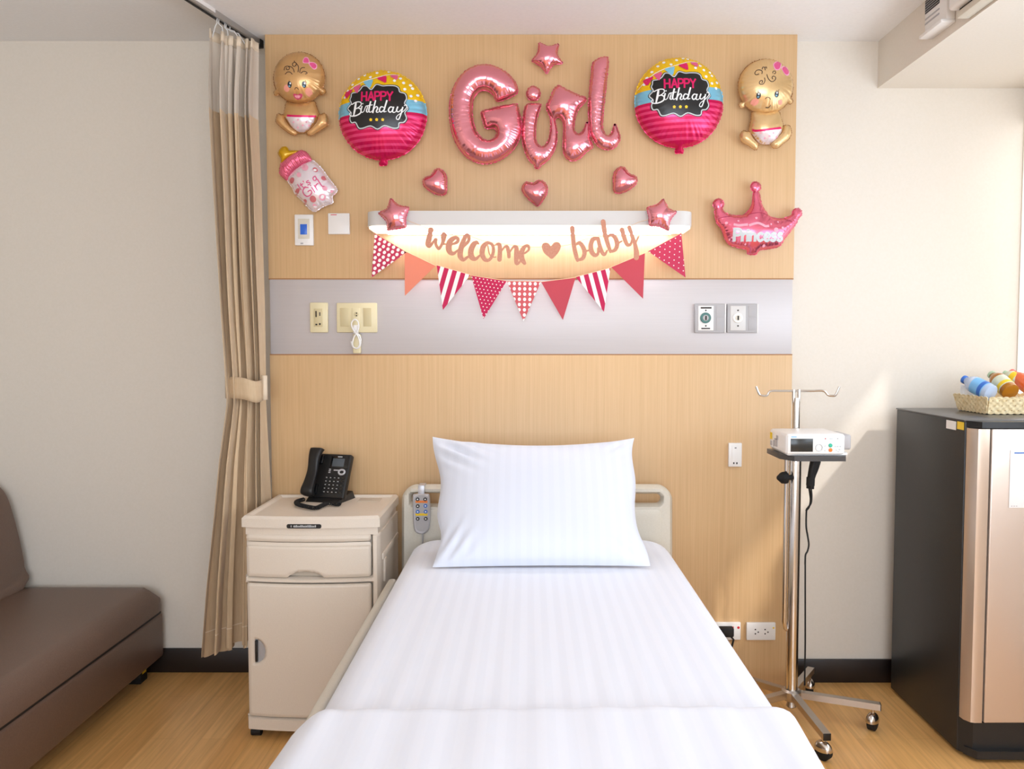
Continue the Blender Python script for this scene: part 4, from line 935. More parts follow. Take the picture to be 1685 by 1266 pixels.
# tieback: a band round the gathered cloth
zt0, zt1 = P(400, 657, 2.93).z, P(400, 622, 2.93).z; zm = (zt0 + zt1) / 2
xa, xb = P(369, 640, 2.96).x, P(437, 640, 2.99).x; cxm = (xa + xb) / 2 + .006; hx = (xb - xa) / 2 - .004
def band(u, v):
    a = 2 * math.pi * u; e = .75
    c_, s_ = math.cos(a), math.sin(a)
    return Vector((cxm + hx * math.copysign(abs(c_) ** e, c_), 2.955 + (.068 + .02 * c_) * math.copysign(abs(s_) ** e, s_), zt0 + (zt1 - zt0) * v - .008 * c_ + .004 * math.sin(3 * a)))
o = obj('tieback', MB().grid(72, 5, band, closed=True), M['curtain'], t, sharp=180); o.modifiers.new('thickness', 'SOLIDIFY').thickness = .003
obj('tieback_loop', MB().grid(8, 4, lambda u, v: Vector((cxm + hx - .004 + .02 * u, 2.955 - .012 * math.sin(u * 3), zt0 - .004 + (zt1 - zt0 + .012) * v))), M['curtain_tape'], t, solid=.003)
for i in range(NP - 1):
    u = (i + .75) / NP
    p = curtain_pt(u, ZT); q = Vector((trackx(p.y) + 0.002, p.y, 2.458))
    if (q - p).length < .16:
        obj('hook', MB().tube([q, q + Vector((0, 0, -.018)), (p + q) / 2 + Vector((.003, 0, -.004)), p + Vector((0, 0, -.02))], .0022, 6), M['clear'], t)

# ------------------------------------------------------------------ sofa
SX = -1.455
t = thing('sofa', 'low brown leatherette sofa along the left wall', 'sofa', (-1.9, 2.2, 0))
def cushion(u, v, top, bot):
    pass
def soft_box(x0, x1, y0, y1, z0, z1, r, crown, mi=0):
    m = MB(); step = .03
    hz = z1 - z0
    sd = sd_rrect(x0, x1, y0, y1, r)
    X, Yg, dd, sel, bnd, quads, edges, idx, _ = sd_mesh(sd, (x0, x1, y0, y1), step)
    xs, ys, ds = X[sel], Yg[sel], np.where(bnd, 0, dd[sel])[sel] if False else np.where(bnd[sel], 0, dd[sel]); n = len(xs)
    rr = .045
    e = np.clip(1 + ds / rr, 0, 1); drop = rr * (1 - np.sqrt(np.maximum(1 - e * e, 0)))
    u = (xs - x0) / (x1 - x0) * 2 - 1; w = (ys - y0) / (y1 - y0) * 2 - 1
    cr = crown * (1 - u ** 4) * (1 - w ** 6)
    vs = [(xs[i], ys[i], z1 - drop[i] + cr[i]) for i in range(n)] + [(xs[i], ys[i], z0 + drop[i] * .25) for i in range(n)]
    # bulge of the side
    fs = [tuple(q) for q in quads] + [tuple(n + k for k in reversed(q)) for q in quads] + [(b, a, n + a, n + b) for a, b in edges]
    return m.add(vs, fs, mi)
obj('seat_cushion', soft_box(-2.33, SX, 1.1, 3.235, .262, .366, .05, .012), M['leather'], t, sharp=60)
obj('base', MB().box(-2.33, SX - .008, 1.1, 3.235, .080, .257, .012, 3), M['leather'], t)
obj('base_seam', MB().box(-2.32, SX - .014, 1.11, 3.228, .255, .264), M['dark'], t)
bp = [(-2.34, .32), (-1.998, .35), (-1.99, .42), (-2.005, .52), (-2.03, .64), (-2.06, .74), (-2.10, .79), (-2.17, .81), (-2.26, .80), (-2.34, .76)]
m = MB(); pl = spline(bp, 4, True); ny = 30
vs = []; k = len(pl); ctr = np.mean(np.array(pl), 0)
for j in range(ny):
    tt = j / (ny - 1); yy = 1.1 + 2.125 * tt; sh = min(1.0, (1 - abs(2 * tt - 1)) * 25 + .0) ** .5 if 0 < tt < 1 else 0.0
    s_ = .88 + .12 * sh
    for p in pl: vs.append((ctr[0] + (p[0] - ctr[0]) * s_, yy, max(.372, ctr[1] + (p[1] - ctr[1]) * s_)))
fs = [(j * k + i, j * k + (i + 1) % k, (j + 1) * k + (i + 1) % k, (j + 1) * k + i) for j in range(ny - 1) for i in range(k)] + [tuple(range(k - 1, -1, -1)), tuple((ny - 1) * k + i for i in range(k))]
m.add(vs, fs); obj('backrest', m, M['leather'], t, sharp=60)
for x in (-1.545, -2.25):
    for y in (3.17, 1.2): obj('leg', MB().box(x - .03, x + .03, y - .03, y + .03, 0, .081, .004), M['rubber'], t)
obj('tag', MB().box(-1.5145, -1.5138, 3.155, 3.185, .035, .065), M['yellow'], t)

# ------------------------------------------------------------------ bedside cabinet
CX0, CX1, CF, CB, CT = -.949, -.497, 2.70, 3.085, .760
cxm = (CX0 + CX1) / 2; chw = (CX1 - CX0) / 2
def bow(x): return .022 * max(0, 1 - ((x - cxm) / chw) ** 2)
def foot(inset, off=0.0, n=16):
    pts = []
    for i in range(n + 1):
        x = CX0 + inset + (CX1 - CX0 - 2 * inset) * i / n; pts.append((x, CF - off - bow(x) + inset))
    return pts + [(CX1 - inset, CB - inset), (CX0 + inset, CB - inset)]
t = thing('bedside_cabinet', 'beige plastic bedside cabinet with drawer and door, left of the bed', 'cabinet', (cxm, 2.89, 0))
zc0 = P(500, 1203, CF).z
def footr(rec): return [(x, y + (rec if y < CF + .01 else 0)) for x, y in foot(.0)]
obj('body', MB().prism(footr(.032), flat, zc0, P(500, 880, CF).z).prism(foot(.006), flat, P(500, 880, CF).z, P(500, 867, CF).z), M['cabinet'], t)
m = MB(); z1_ = P(500, 867, CF).z
m.prism(foot(-.003, .003), flat, z1_, CT - .008)
# raised rim round the tray top
rim = foot(-.003, .003); inn = foot(.022)
kk = len(rim); vs = [Vector((x, y, CT - .008)) for x, y in rim] + [Vector((x, y, CT)) for x, y in foot(.004)] + [Vector((x, y, CT)) for x, y in foot(.014)] + [Vector((x, y, CT - .0085)) for x, y in inn]
m.add(vs, [(r_ * kk + i, r_ * kk + (i + 1) % kk, (r_ + 1) * kk + (i + 1) % kk, (r_ + 1) * kk + i) for r_ in range(3) for i in range(kk)])
obj('top', m, M['cabinet'], t)
fmap = lambda off: (lambda u, v, dd: Vector((u, CF - bow(u) - off - dd, v)))
def px2(x, y): p = P(x, y, CF - .01); return p.x, p.z
xi0, xi1 = px2(403.5, 900)[0], px2(609.5, 900)[0]
zz = lambda y: P(500, y, CF - .01).z
def cpanel(name, y0, y1, off, th, mt, shape=None, rnd=.004):
    a, b = zz(y1), zz(y0); sd = sd_rrect(xi0, xi1, a, b, .008)
    if shape: sd = sd_sub(sd, shape)
    m = MB(); plate(m, sd, (xi0, xi1, a, b), .0045, fmap(off), th, 0, round_=rnd); return obj(name, m, M[mt], t, sharp=50)
arch = sd_circle(px2(504, 952)[0], zz(958), .068, .037)
gap = .0022
holes = [sd_rrect(xi0 - gap, xi1 + gap, zz(b_) - gap, zz(a_) + gap, .009) for a_, b_ in ((880.5, 949), (961, 1180))]
m = MB(); fr_ = sd_rrect(CX0, CX1, zc0, P(500, 878, CF).z, .004)
for h_ in holes: fr_ = sd_sub(fr_, h_)
plate(m, fr_, (CX0, CX1, zc0, P(500, 878, CF).z), .004, fmap(-.012), .0125, -.021, round_=.003); obj('face_frame', m, M['cabinet'], t, sharp=50)
cpanel('pull_out_board', 880.5, 891.5, -.011, .0125, 'cabinet')
cpanel('drawer_recess', 893, 905, -.011, .004, 'cabinet')
cpanel('drawer', 898.5, 950, -.011, .0125, 'cabinet', arch, .005)
cpanel('drawer_grip', 934, 950, -.030, .0016, 'cabrec')  # darker plate paints the shade at the back of the grip opening
hx_, hz_ = px2(418.5, 1073); 
moon = lambda x, z: np.maximum(np.hypot((x - hx_) / .036, (z - hz_) / .041) * .038 - .038, hx_ - x)
dr = cpanel('door', 961, 1180, -.011, .0125, 'cabinet', moon)
m = MB(); plate(m, moon, (hx_ - .002, hx_ + .04, hz_ - .045, hz_ + .045), .003, fmap(-.010), .0010, 0); o = obj('handle', m, M['greypl'], dr)
m = MB().box(hx_ + .001, hx_ + .009, CF - bow(hx_) - .001, CF - bow(hx_) + .0085, hz_ - .036, hz_ + .036, .001); obj('latch', m, M['black'], dr)
m = MB(); zl = zz(864); xc0, xc1 = px2(474, 864)[0], px2(531, 864)[0]
plate(m, sd_rrect(xc0, xc1, zz(868), zz(861), .006), (xc0, xc1, zz(868), zz(861)), .0022, lambda u, v, dd: Vector((u, CF - .0055 - bow(u) - dd, v)), .002, 0)
npz = obj('name_plate', m, M['black'], t); npz['label'] = 'black oval name plate'
m = MB(); x = xc0 + .014; rr_ = random.Random(3)
while x < xc1 - .016:     # worn pale lettering, too small to read in the photo
    w = rr_.uniform(.0022, .0042)
    if rr_.random() > .14: m.box(x, x + w, CF - .0055 - bow(x) - .0026, CF - .0055 - bow(x) - .0018, zz(866) - rr_.uniform(0, .0006), zz(862.8) + rr_.uniform(-.0015, .0008))
    x += w + .0013
obj('lettering', m, M['grey_print'], npz)
for y0, y1 in ((2.74, 3.06),): obj('side_rail', MB().box(CX1, CX1 + .006, y0, y1, .60, .622, .002).box(CX1, CX1 + .008, y0 + .02, y0 + .05, .52, .60, .002), M['cabinet'], t)
obj('tray_insert', MB().box(PZ(592, 818, CT).x, PZ(628, 818, CT).x, 2.98, 3.045, CT - .0085, CT - .0065, .001), M['cabrec'], t)
for x in (CX0 + .024, CX1 - .024):
    for y in (CF + .03, CB - .04):
        obj('caster', MB().tube([(x - .016, y, .017), (x + .016, y, .017)], .017, 18).box(x - .012, x + .012, y - .012, y + .012, .02, zc0 + .002, .002), M['rubber'], t)

# ------------------------------------------------------------------ telephone
tz = CT - .008
base = PZ(532, 826, tz)
XP = Matrix.Translation(Vector((base.x, base.y - .005, tz))) @ Matrix.Rotation(R(-16), 4, 'Z')
XF = XP @ Matrix.Translation(Vector((0, .012, .012))) @ Matrix.Rotation(R(-24), 4, 'X')      # face frame: x right, z up the face, -y out
t = thing('telephone', 'black desk telephone with coiled cord on the bedside cabinet', 'telephone', (base.x, base.y, tz))
m = MB(); m.box(-.068, .078, -.006, .020, 0, .168, .006, 3, X=XF)
obj('body', m, M['black'], t)
obj('stand', MB().prism([(-.012, 0), (.105, 0), (.085, .03), (.012, .016)], lambda u, v, dd: XP @ Vector((dd, u, v)), -.065, .075), M['black'], t)
obj('screen_bezel', MB().box(.000, .072, -.0085, -.005, .112, .160, .003, X=XF), M['black_gloss'], t)
obj('screen', MB().box(.008, .056, -.0095, -.008, .119, .150, .001, X=XF), M['lcd'], t)['label'] = 'grey display'
obj('marking', MB().box(.026, .044, -.0092, -.008, .1545, .1580, 0, X=XF), M['grey_print'], t)
for i in range(5):
    for j in range(5):
        x = -.004 + i * .0165; z = .022 + j * .0135
        b = obj('button', MB().box(x - .006, x + .006, -.0082, -.005, z - .0045, z + .0045, .0015, X=XF), M['black_gloss'], t)
        if i < 4: obj('print', MB().box(x - .0025, x + .0025, -.0088, -.0081, z - .0012, z + .0012, 0, X=XF), M['grey_print'], b)
for j in range(3): obj('button', MB().box(-.002, .006, -.0082, -.005, .094 + j * .006, .0975 + j * .006, .001, X=XF), M['silverpl'], t)['label'] = 'silver key'
m = MB(); m.box(.018, .040, -.0085, -.005, .103, .1075, .001, X=XF); obj('button', m, M['silverpl'], t)['label'] = 'silver key'
m = MB(); cpt = [XF @ Vector((.052 + .012 * math.cos(a), -.007, .099 + .009 * math.sin(a))) for a in np.linspace(0, 2 * math.pi, 17)[:-1]]; m.tube(cpt, .0035, 8, True); obj('navigation_ring', m, M['silverpl'], t)
# handset: tall bar left of the face with swollen ends
hp = [(-.052, -.030, -.004), (-.052, -.042, .018), (-.052, -.038, .05), (-.052, -.034, .095), (-.052, -.040, .14), (-.052, -.036, .168), (-.052, -.026, .182)]
def hs(u, v):
    q = spline(hp, 6); f_ = v * (len(q) - 1); i = min(int(f_), len(q) - 2); c_ = q[i] + (q[i + 1] - q[i]) * (f_ - i); a = 2 * math.pi * u
    w = .023 + .003 * math.cos(2 * math.pi * v); dpt = (.010 + .007 * abs(math.cos(math.pi * v)) ** 2)
    e = min(1, 14 * v, 14 * (1 - v)) ** .5; ca, sa = math.cos(a), math.sin(a)
    return XF @ Vector((c_[0] + w * e * math.copysign(abs(ca) ** .5, ca), c_[1] + dpt * e * math.copysign(abs(sa) ** .6, sa), c_[2]))
m = MB().grid(28, 40, hs, closed=True); obj('handset', m, M['black'], t, sharp=60)
obj('cradle', MB().box(-.074, -.030, -.018, -.004, .008, .05, .005, X=XF).box(-.074, -.030, -.018, -.004, .125, .160, .005, X=XF), M['black_gloss'], t)
path = [PZ(x, y, tz + .010) for x, y in [(500, 822), (488, 826), (490, 830), (505, 834), (520, 836), (530, 832), (538, 829), (548, 829), (557, 830), (559, 826)]]
path = [Vector(p) for p in spline(path, 10)]; hel = []
L_ = 0
for i in range(len(path) - 1):
    dpth = (path[i + 1] - path[i]); n_ = max(2, int(dpth.length / .0007))
    tdir = dpth.normalized(); b1 = tdir.cross(Vector((0, 0, 1))).normalized(); b2 = tdir.cross(b1)
    for j in range(n_):
        L_ += dpth.length / n_; a = L_ / .0062 * 2 * math.pi
        hel.append(path[i] + dpth * j / n_ + (b1 * math.cos(a) + b2 * math.sin(a)) * .0062)
obj('coiled_cord', MB().tube(hel, .0019, 6), M['rubber'], t)

# ------------------------------------------------------------------ bed
BX0, BX1 = -.425, .505; bxm = (BX0 + BX1) / 2
t = thing('hospital_bed', 'hospital bed with a cream plastic headboard', 'bed', (bxm, 2.0, 0))
YH = 2.972
hb = sd_rrect(660, 1107.5, 800, 1075, 26)
hb = sd_sub(hb, sd_rrect(676, 792, 813, 832, 9)); hb = sd_sub(hb, sd_rrect(975, 1089, 814, 831, 8.5))
m = MB(); plate(m, hb, (660, 1108, 800, 1075), 2.5, lambda u, v, dd: P(u, v, YH - dd * 0) + Vector((0, -dd, 0)), .0, -.04, round_=5)
obj('headboard', m, M['cream'], t, sharp=50)
m = MB(); plate(m, sd_rrect(680, 1088, 838, 1060, 10), (680, 1088, 838, 1060), 4, lambda u, v, dd: P(u, v, YH) + Vector((0, -dd, 0)), .006, 0, round_=4)
obj('headboard_panel', m, M['cream'], t, sharp=50)
for s_, xr0, xr1, zt in ((0, -.474, -.446, .538), (1, BX1 - .012, BX1 + .012, .52)):
    obj('side_rail', MB().box(xr0, xr1, .95, 2.74, zt - .16, zt, .010, 3), M['cream'], t)
obj('deck', MB().box(BX0 + .01, BX1 - .014, .95, 2.95, .36, .44, .01), M['cream'], t)
obj('base_frame', MB().box(BX0 + .1, BX1 - .1, 1.1, 2.85, .22, .28, .01).box(-.02, .08, 1.4, 1.5, .27, .37).box(-.02, .08, 2.4, 2.5, .27, .37), M['greypl'], t)
for x in (BX0 + .12, BX1 - .12):
    for y in (1.2, 2.78):
        lg = obj('leg', MB().box(x - .02, x + .02, y - .02, y + .02, .11, .225, .003), M['greypl'], t)
        obj('caster', MB().tube([(x - .018, y, .06), (x + .018, y, .06)], .06, 20), M['rubber'], lg)
# sheet over the mattress
m = MB(); rs = random.Random(5)
def sheet_fn(u, v, dd):
    w = .0009 * math.sin(u * 88 + 1.5 * math.sin(v * 2.2)) * min(1, max(0, dd - .54) * 10) * min(1, max(.25, (2.5 - v)))
    return Vector((u, v, dd + w + .004 * math.cos((u - bxm) * 3.2) * (dd > .60)))
plate(m, sd_rrect(BX0, BX1, .93, 2.945, .125), (BX0, BX1, .93, 2.945), .0125, sheet_fn, .634, .45, round_=.075)
o = obj('fitted_sheet', m, M['sheet'], sharp=70, loc=(bxm, 2.0, .43)); tag(o, 'white satin striped sheet stretched over the mattress', 'bed sheet')
m = MB()
def bl_fn(u, v, dd):
    w = .003 * math.sin(u * 9 + 2) * math.sin(v * 11) + .0015 * math.sin(u * 60)
    return Vector((u + .008 * math.sin(v * 9) * (abs(u - bxm) > .4) + .0, v + .012 * math.sin(u * 3 + 1) * (v > 1.4), dd + w - .085 * max(0, min(1, (-.375 - u) / .1)) ** 1.6 - .03 * max(0, min(1, (u - .45) / .07)) ** 2))
plate(m, sd_rrect(-.482, BX1 + .010, .90, 1.525, .022), (-.482, BX1 + .010, .90, 1.525), .0125, bl_fn, .656, .497, round_=.05)
o = obj('bed_cover', m, M['blanket'], sharp=70, loc=(bxm, 1.2, .475)); tag(o, 'folded white cover across the foot end of the bed', 'blanket')
# pillow
A0, A1 = P(712.6, 719, 2.83), P(1044.6, 721, 2.83); B0, B1 = P(710.6, 934, 2.50), P(1069, 932, 2.50)
ctr = (A0 + A1 + B0 + B1) / 4; ux = ((A1 + B1) - (A0 + B0)) / 4; vx = ((A0 + A1) - (B0 + B1)) / 4; nn = ux.cross(vx).normalized()
if nn.y > 0: nn = -nn
nz = [[rs.uniform(-1, 1) for _ in range(8)] for _ in range(8)]
def pil(u, v, side):
    a, b = 2 * u - 1, 2 * v - 1
    top = A0 + (A1 - A0) * u; bot = B0 + (B1 - B0) * u; p = bot + (top - bot) * v
    p += vx.normalized() * (-.040 * (1 - a * a) * max(0, b) ** 1.5 - .004 * (1 - a * a) * min(0, b))
    p += ux.normalized() * (-.022 * (1 - b * b) * a * abs(a) + .006 * math.sin(6 * b) * abs(a) ** 3 + (.012 if a < 0 else -.006) * math.exp(-((b + .55) / .2) ** 2) * abs(a) ** 4)
    e = max(0, (1 - abs(a) ** 2.6)) ** .55 * max(0, (1 - abs(b) ** 2.4)) ** .6
    h = .085 * e * (1 - .12 * b)
    wr = .010 * math.exp(-((a + .75) / .22) ** 2 - ((b - .72) / .3) ** 2) * math.sin((a * 1.0 + b * .95) * 24)
    wr += .006 * math.exp(-((a + .85) / .2) ** 2 - ((b + .8) / .25) ** 2) * math.sin((a * 1.1 - b * .6) * 34)
    wr += .005 * math.exp(-((a - .9) / .16) ** 2 - ((b - .8) / .25) ** 2) * math.sin((a - b * .8) * 30) + .005 * math.exp(-((a - .85) / .2) ** 2 - ((b + .85) / .2) ** 2) * math.sin((a + b) * 26)
    wr += .003 * math.sin(3 * a + 1) * math.sin(2.5 * b + .4) * e
    return p + nn * ((h + wr * min(1, e * 2.5)) if side else -h * .5)
m = MB().grid(90, 64, lambda u, v: pil(u, v, True)).grid(90, 64, lambda u, v: pil(1 - u, v, False))
o = obj('pillow', m, M['pillow'], sharp=180, loc=(B0 + B1) / 2); tag(o, 'plump white pillow propped against the headboard', 'pillow')
# remote control
t = thing('bed_remote', 'grey bed remote with coloured buttons hooked on the headboard', 'remote control', P(694, 880, YH - .02))
zr = zc(650, 790, 11.51); Yr = YH - .008
m = MB(); rp = [zr(*p) for p in [(345,290),(370,268),(500,258),(620,262),(655,285),(668,400),(672,700),(662,850),(640,940),(580,1000),(500,1012),(420,990),(375,930),(355,800),(348,600)]]
rp = spline(rp, 3, True)
plate(m, sd_poly(rp), bbox(rp), 1.0, lambda u, v, dd: P(u, v, Yr) + Vector((0, -dd, 0)), .026, 0, round_=3.5); rb = obj('body', m, M['silverpl'], t, sharp=50)
Yf = Yr - .0262
fr = spline([zr(*p) for p in [(378,320),(620,318),(632,600),(630,850),(600,950),(510,978),(420,950),(386,860),(378,600)]], 3, True)
m = MB(); plate(m, sd_poly(fr), bbox(fr), 1.0, lambda u, v, dd: P(u, v, Yf) + Vector((0, -dd, 0)), .0012, 0); obj('face', m, M['greypl'], t)
def rdisc(x, y, r, mt, nm='button', th=.004, mi=None):
    m = MB(); q = zr(x, y); wdisc(m, q[0], q[1], r, Yf - .001, th, n=16); return obj(nm, m, M[mt], t)
for x, y, mt in ((426,370,'black'),(570,370,'black'),(428,500,'black'),(575,495,'blue'),(428,608,'blue'),(578,606,'blue'),(428,740,'black'),(580,740,'black')):
    b = rdisc(x, y, 3.1, mt); b['label'] = ('blue' if mt == 'blue' else 'black') + ' round button'
    m = MB(); q = zr(x, y); wdisc(m, q[0], q[1], 1.3, Yf - .005, .0008, n=10); obj('symbol', m, M['white_pl'], b)
for y, mt, lab in ((415, 'orange', 'orange printed strip'), (657, 'yellow', 'yellow printed strip')):
    a = zr(388, y - 22); b = zr(615, y + 22); obj('print', wbox(MB(), a[0], a[1], b[0], b[1], Yf - .0009, .0008, .0002), M[mt], t)['label'] = lab
obj('cord', MB().tube([P(*zr(520, 1005), Yr - .012), P(*zr(524, 1060), Yr - .012), P(*zr(520, 1200), Yr - .006), P(*zr(515, 1330), Yr - .004)], .003, 8), M['greypl'], t)
obj('hanger', MB().box(P(*zr(440, 270), Yr).x, P(*zr(560, 270), Yr).x, Yr - .004, Yr + .05, P(870, 800, YH).z + .0005, P(870, 800, YH).z + .004, .001).box(P(*zr(440, 270), Yr).x, P(*zr(560, 270), Yr).x, Yr - .004, Yr - .0005, P(*zr(500, 300), Yr).z, P(870, 800, YH).z + .003, .001), M['silverpl'], t)
# ------------------------------------------------------------------ drip stand
IX, IY = .925, 2.83
t = thing('drip_stand', 'stainless steel drip stand on five casters, right of the bed', 'drip stand', (IX, IY, 0))
zpt = .945
obj('pole', MB().lathe([(.0205, .085), (.0205, zpt - .01), (.019, zpt)], (IX, IY, 0), 28), M['chrome'], t)
zft = P(1313, 655, IY).z
m = MB().lathe([(.0125, zpt - .05), (.0125, zft - .02), (.010, zft)], (IX, IY, 0), 20)
obj('extension_pole', m, M['chrome'], t)
obj('side_tube', MB().tube([(IX - .031, IY - .004, .935), (IX - .031, IY - .004, .36), (IX - .026, IY - .002, .335), (IX - .018, IY, .33)], .0085, 12), M['chrome'], t)
zh_ = P(1313, 643, IY).z
hk = [(1244, 636), (1249, 648), (1253, 651), (1262, 651), (1268, 644), (1290, 643.5), (1313, 643.5), (1335, 643.5), (1355, 643.5), (1362, 650), (1370, 651.5), (1375, 650), (1381, 637)]
obj('hook_bar', MB().tube([Vector(p) for p in spline([P(x, y, IY) for x, y in hk], 5)], .0038, 10), M['chrome'], t)
for dx in (-.0095, .0095): obj('fork', MB().tube([(IX + dx, IY, zh_ + .004), (IX + dx, IY, zft), (IX + dx * .7, IY, zft - .03)], .0055, 10), M['chrome_soft'], t)
for k in range(5):
    a = R(-86 + 72 * k); dx, dy = math.cos(a), math.sin(a)
    Xl = Matrix.Translation(Vector((IX, IY, 0))) @ Matrix.Rotation(a, 4, 'Z')
    lm = MB()
    # tube falls slightly outwards
    pr = [(.018, .112), (.29, .096), (.29, .074), (.018, .090)]
    lm.prism(pr, lambda u, v, dd: Xl @ Vector((u, dd, v)), -.0125, .0125)
    lg = obj('leg', lm, M['chrome_soft'], t)
    obj('end_cap', MB().box(.2895, .293, -.0125, .0125, .0735, .0965, .001, X=Xl), M['black'], lg)
    sw = R([35, 60, 20, -30, 10][k]); Xc = Xl @ Matrix.Translation(Vector((.268, 0, 0))) @ Matrix.Rotation(sw, 4, 'Z')
    cm = MB().lathe([(.006, .055), (.006, .085)], (0, 0, 0), 12, X=Xc)
    dome = MB()
    def domef(u, v): 
        th_ = math.pi * (.06 + .47 * v); ph = 2 * math.pi * u
        dp = 1 + .55 * max(0, v - .6) * (1 + math.cos(2 * ph + math.pi))
        return Xc @ Vector((.031 * math.sin(th_) * math.cos(ph) - .002, .0205 * math.sin(th_) * math.sin(ph), .034 + .028 * math.cos(th_) * dp))
    cm.grid(24, 12, domef, closed=True)
    cs = obj('caster', cm, M['chrome'], t, sharp=60); cs['label'] = 'hooded chrome caster'
    wm = MB()
    wm.tube([Xc @ Vector((.0, s_, .026)) for s_ in (-.0125, -.0105, .0105, .0125)], [.0225, .026, .026, .0225], 28)
    obj('wheel', wm, M['rubber'], cs)
obj('hub', MB().lathe([(.030, .080), (.034, .086), (.034, .112), (.026, .118)], (IX, IY, 0), 28).lathe([(.012, .050), (.018, .056), (.012, .08)], (IX, IY, 0), 16), M['chrome_soft'], t)
obj('clamp_knob', MB().tube([(IX - .012, IY - .01, .868), (IX - .05, IY - .016, .868)], [.010, .006], 10).tube([(IX - .035, IY - .014, .868), (IX - .052, IY - .018, .868), (IX - .068, IY - .02, .868)], [.022, .020, .006], 8), M['rubber'], t)
# tray
YPF = 2.62
tx0, tx1 = P(1291, 750, YPF).x, P(1396, 750, YPF).x; ztr = P(1330, 751, YPF).z
obj('tray', MB().prism([(tx0 + .03, YPF - .006), (tx1 - .01, YPF - .006), (tx1, YPF + .02), (tx1, 2.815), (tx0, 2.815), (tx0, YPF + .05)], flat, ztr - .016, ztr), M['fridgetop'], t)
# pump
px0, px1 = P(1293.5, 735, YPF).x, P(1391, 735, YPF).x; pz0 = ztr + .0005; pz1 = P(1340, 714.5, YPF).z
t = thing('infusion_pump', 'white infusion pump with dark screen on the drip stand tray', 'pump', ((px0 + px1) / 2, YPF + .09, pz0))
obj('body', MB().box(px0, px1, YPF, YPF + .18, pz0 + .004, pz1, .010, 4), M['white_pl'], t)
obj('foot_plate', MB().box(px0 + .008, px1 + .012, YPF + .01, YPF + .17, pz0, pz0 + .010, .003), M['white_pl'], t)
Ypf = YPF - .0005
fp = wbox(MB(), 1296, 717, 1387, 747.5, YPF + .004, .006, .003); obj('front_panel', fp, M['white_pl'], t)
YQ = YPF - .002
obj('screen', wbox(MB(), 1301, 722.3, 1338, 743.8, YQ, .0014, .0005), M['pump_screen'], t)['label'] = 'dark screen'
obj('side_handle', MB().box(px1 - .006, px1 + .022, YPF + .006, YPF + .12, P(0, 741, YPF).z, P(0, 716, YPF).z, .007, 3), M['greypl'], t)['label'] = 'grey side handle'
def pd(x, y, r, mt, nm='button'): m = MB(); wdisc(m, x, y, r, YQ, .002, n=18); return obj(nm, m, M[mt], t)
pd(1366.8, 733.4, 3.3, 'green')['label'] = 'green round button'; pd(1367, 741, 3.1, 'orange')['label'] = 'orange round button'
pd(1358.6, 722.3, .9, 'red', 'indicator_light'); pd(1379, 722.2, .9, 'greypl', 'indicator_light')
m = MB(); c = P(1348, 737, YQ - .001); kq = YQ / F_PX
m.tube([c + Vector((5.6 * kq * math.cos(a), 0, 5.6 * kq * math.sin(a))) for a in np.linspace(0, 2 * math.pi, 25)[:-1]], .0012, 8, True); obj('dial_ring', m, M['lightgrey'], t)
m = MB()
for x, y in ((1375, 735), (1379, 735), (1383, 735), (1377, 741), (1382, 740), (1380, 743.5), (1358, 734), (1358, 741.5)): wbox(m, x - 1.4, y - 1.0, x + 1.4, y + 1.0, YQ, .0012, .0004)
obj('keypad', m, M['lightgrey'], t)
m = MB(); wbox(m, 1302, 718.6, 1311, 720.2, YQ, .0005, .0001); obj('marking', m, M['lblue'], t); m = MB(); wbox(m, 1323, 718.8, 1337, 720, YQ, .0005, .0001); wbox(m, 1365, 721.3, 1371, 723, YQ, .0005, .0001); obj('marking', m, M['lightgrey'], t)
m = MB(); m.box(px0 - .0012, px0 + .001, YPF + .150, YPF + .173, pz1 - .034, pz1 - .012); obj('warning_label', m, M['yellow'], t)['label'] = 'yellow label'
m = MB(); m.box(px0 - .0012, px0 + .001, YPF + .150, YPF + .170, pz1 - .055, pz1 - .040).box(px0 - .0015, px0 + .001, YPF + .128, YPF + .135, pz0 + .015, pz1 - .035).box(px0 - .0012, px0 + .001, YPF + .085, YPF + .105, pz1 - .03, pz1 - .015).box(px0 - .0012, px0 + .001, YPF + .09, YPF + .125, pz0 + .018, pz0 + .044, .0005); obj('side_panel', m, M['greypl'], t)
# cable
t = thing('power_cable', 'black power cable tied in a bundle beside the drip stand pole', 'cable', (IX + .04, IY, .2))
zv = zc(1280, 740, 6.33)
def cab(pts, r=.0042, Yc=IY + .012): return MB().tube([Vector(p) for p in spline([P(*zv(x, y), Yc) for x, y in pts], 6)], r, 8)
obj('bundle', cab([(425,120),(400,200),(365,290),(345,400)], .0085).tube([Vector(p) for p in spline([P(*zv(x, y), IY + .02) for x, y in [(360,118),(345,200),(330,300),(320,405)]], 6)], .0085, 8).tube([Vector(p) for p in spline([P(*zv(x, y), IY + .004) for x, y in [(395,122),(370,180),(350,260),(355,330),(352,410)]], 6)], .0085, 8), M['rubber'], t)
obj('tie', MB().tube([P(*zv(342, 290), IY + .012), P(*zv(338, 375), IY + .012)], .0145, 12), M['rubber'], t)
obj('cord', cab([(345,400),(352,480),(345,560),(310,610),(298,640),(295,800),(310,900),(322,990),(308,1060),(288,1100),(284,1200)], .0032, IY + .020), M['rubber'], t)
obj('cord', cab([(325,405),(340,520),(325,600),(290,640)], .0032, IY + .026), M['rubber'], t)
obj('cord', MB().tube([Vector(p) for p in spline([P(x, y, IY + .026) for x, y in [(1325, 930), (1325, 1000), (1325, 1060), (1324, 1128)]], 5)], .003, 8), M['rubber'], t)
obj('cord', MB().tube([Vector(p) for p in spline([P(x, y, IY + .024) for x, y in [(1303, 815), (1301, 825), (1302, 835), (1306, 842)]], 5)], .0032, 8), M['rubber'], t)
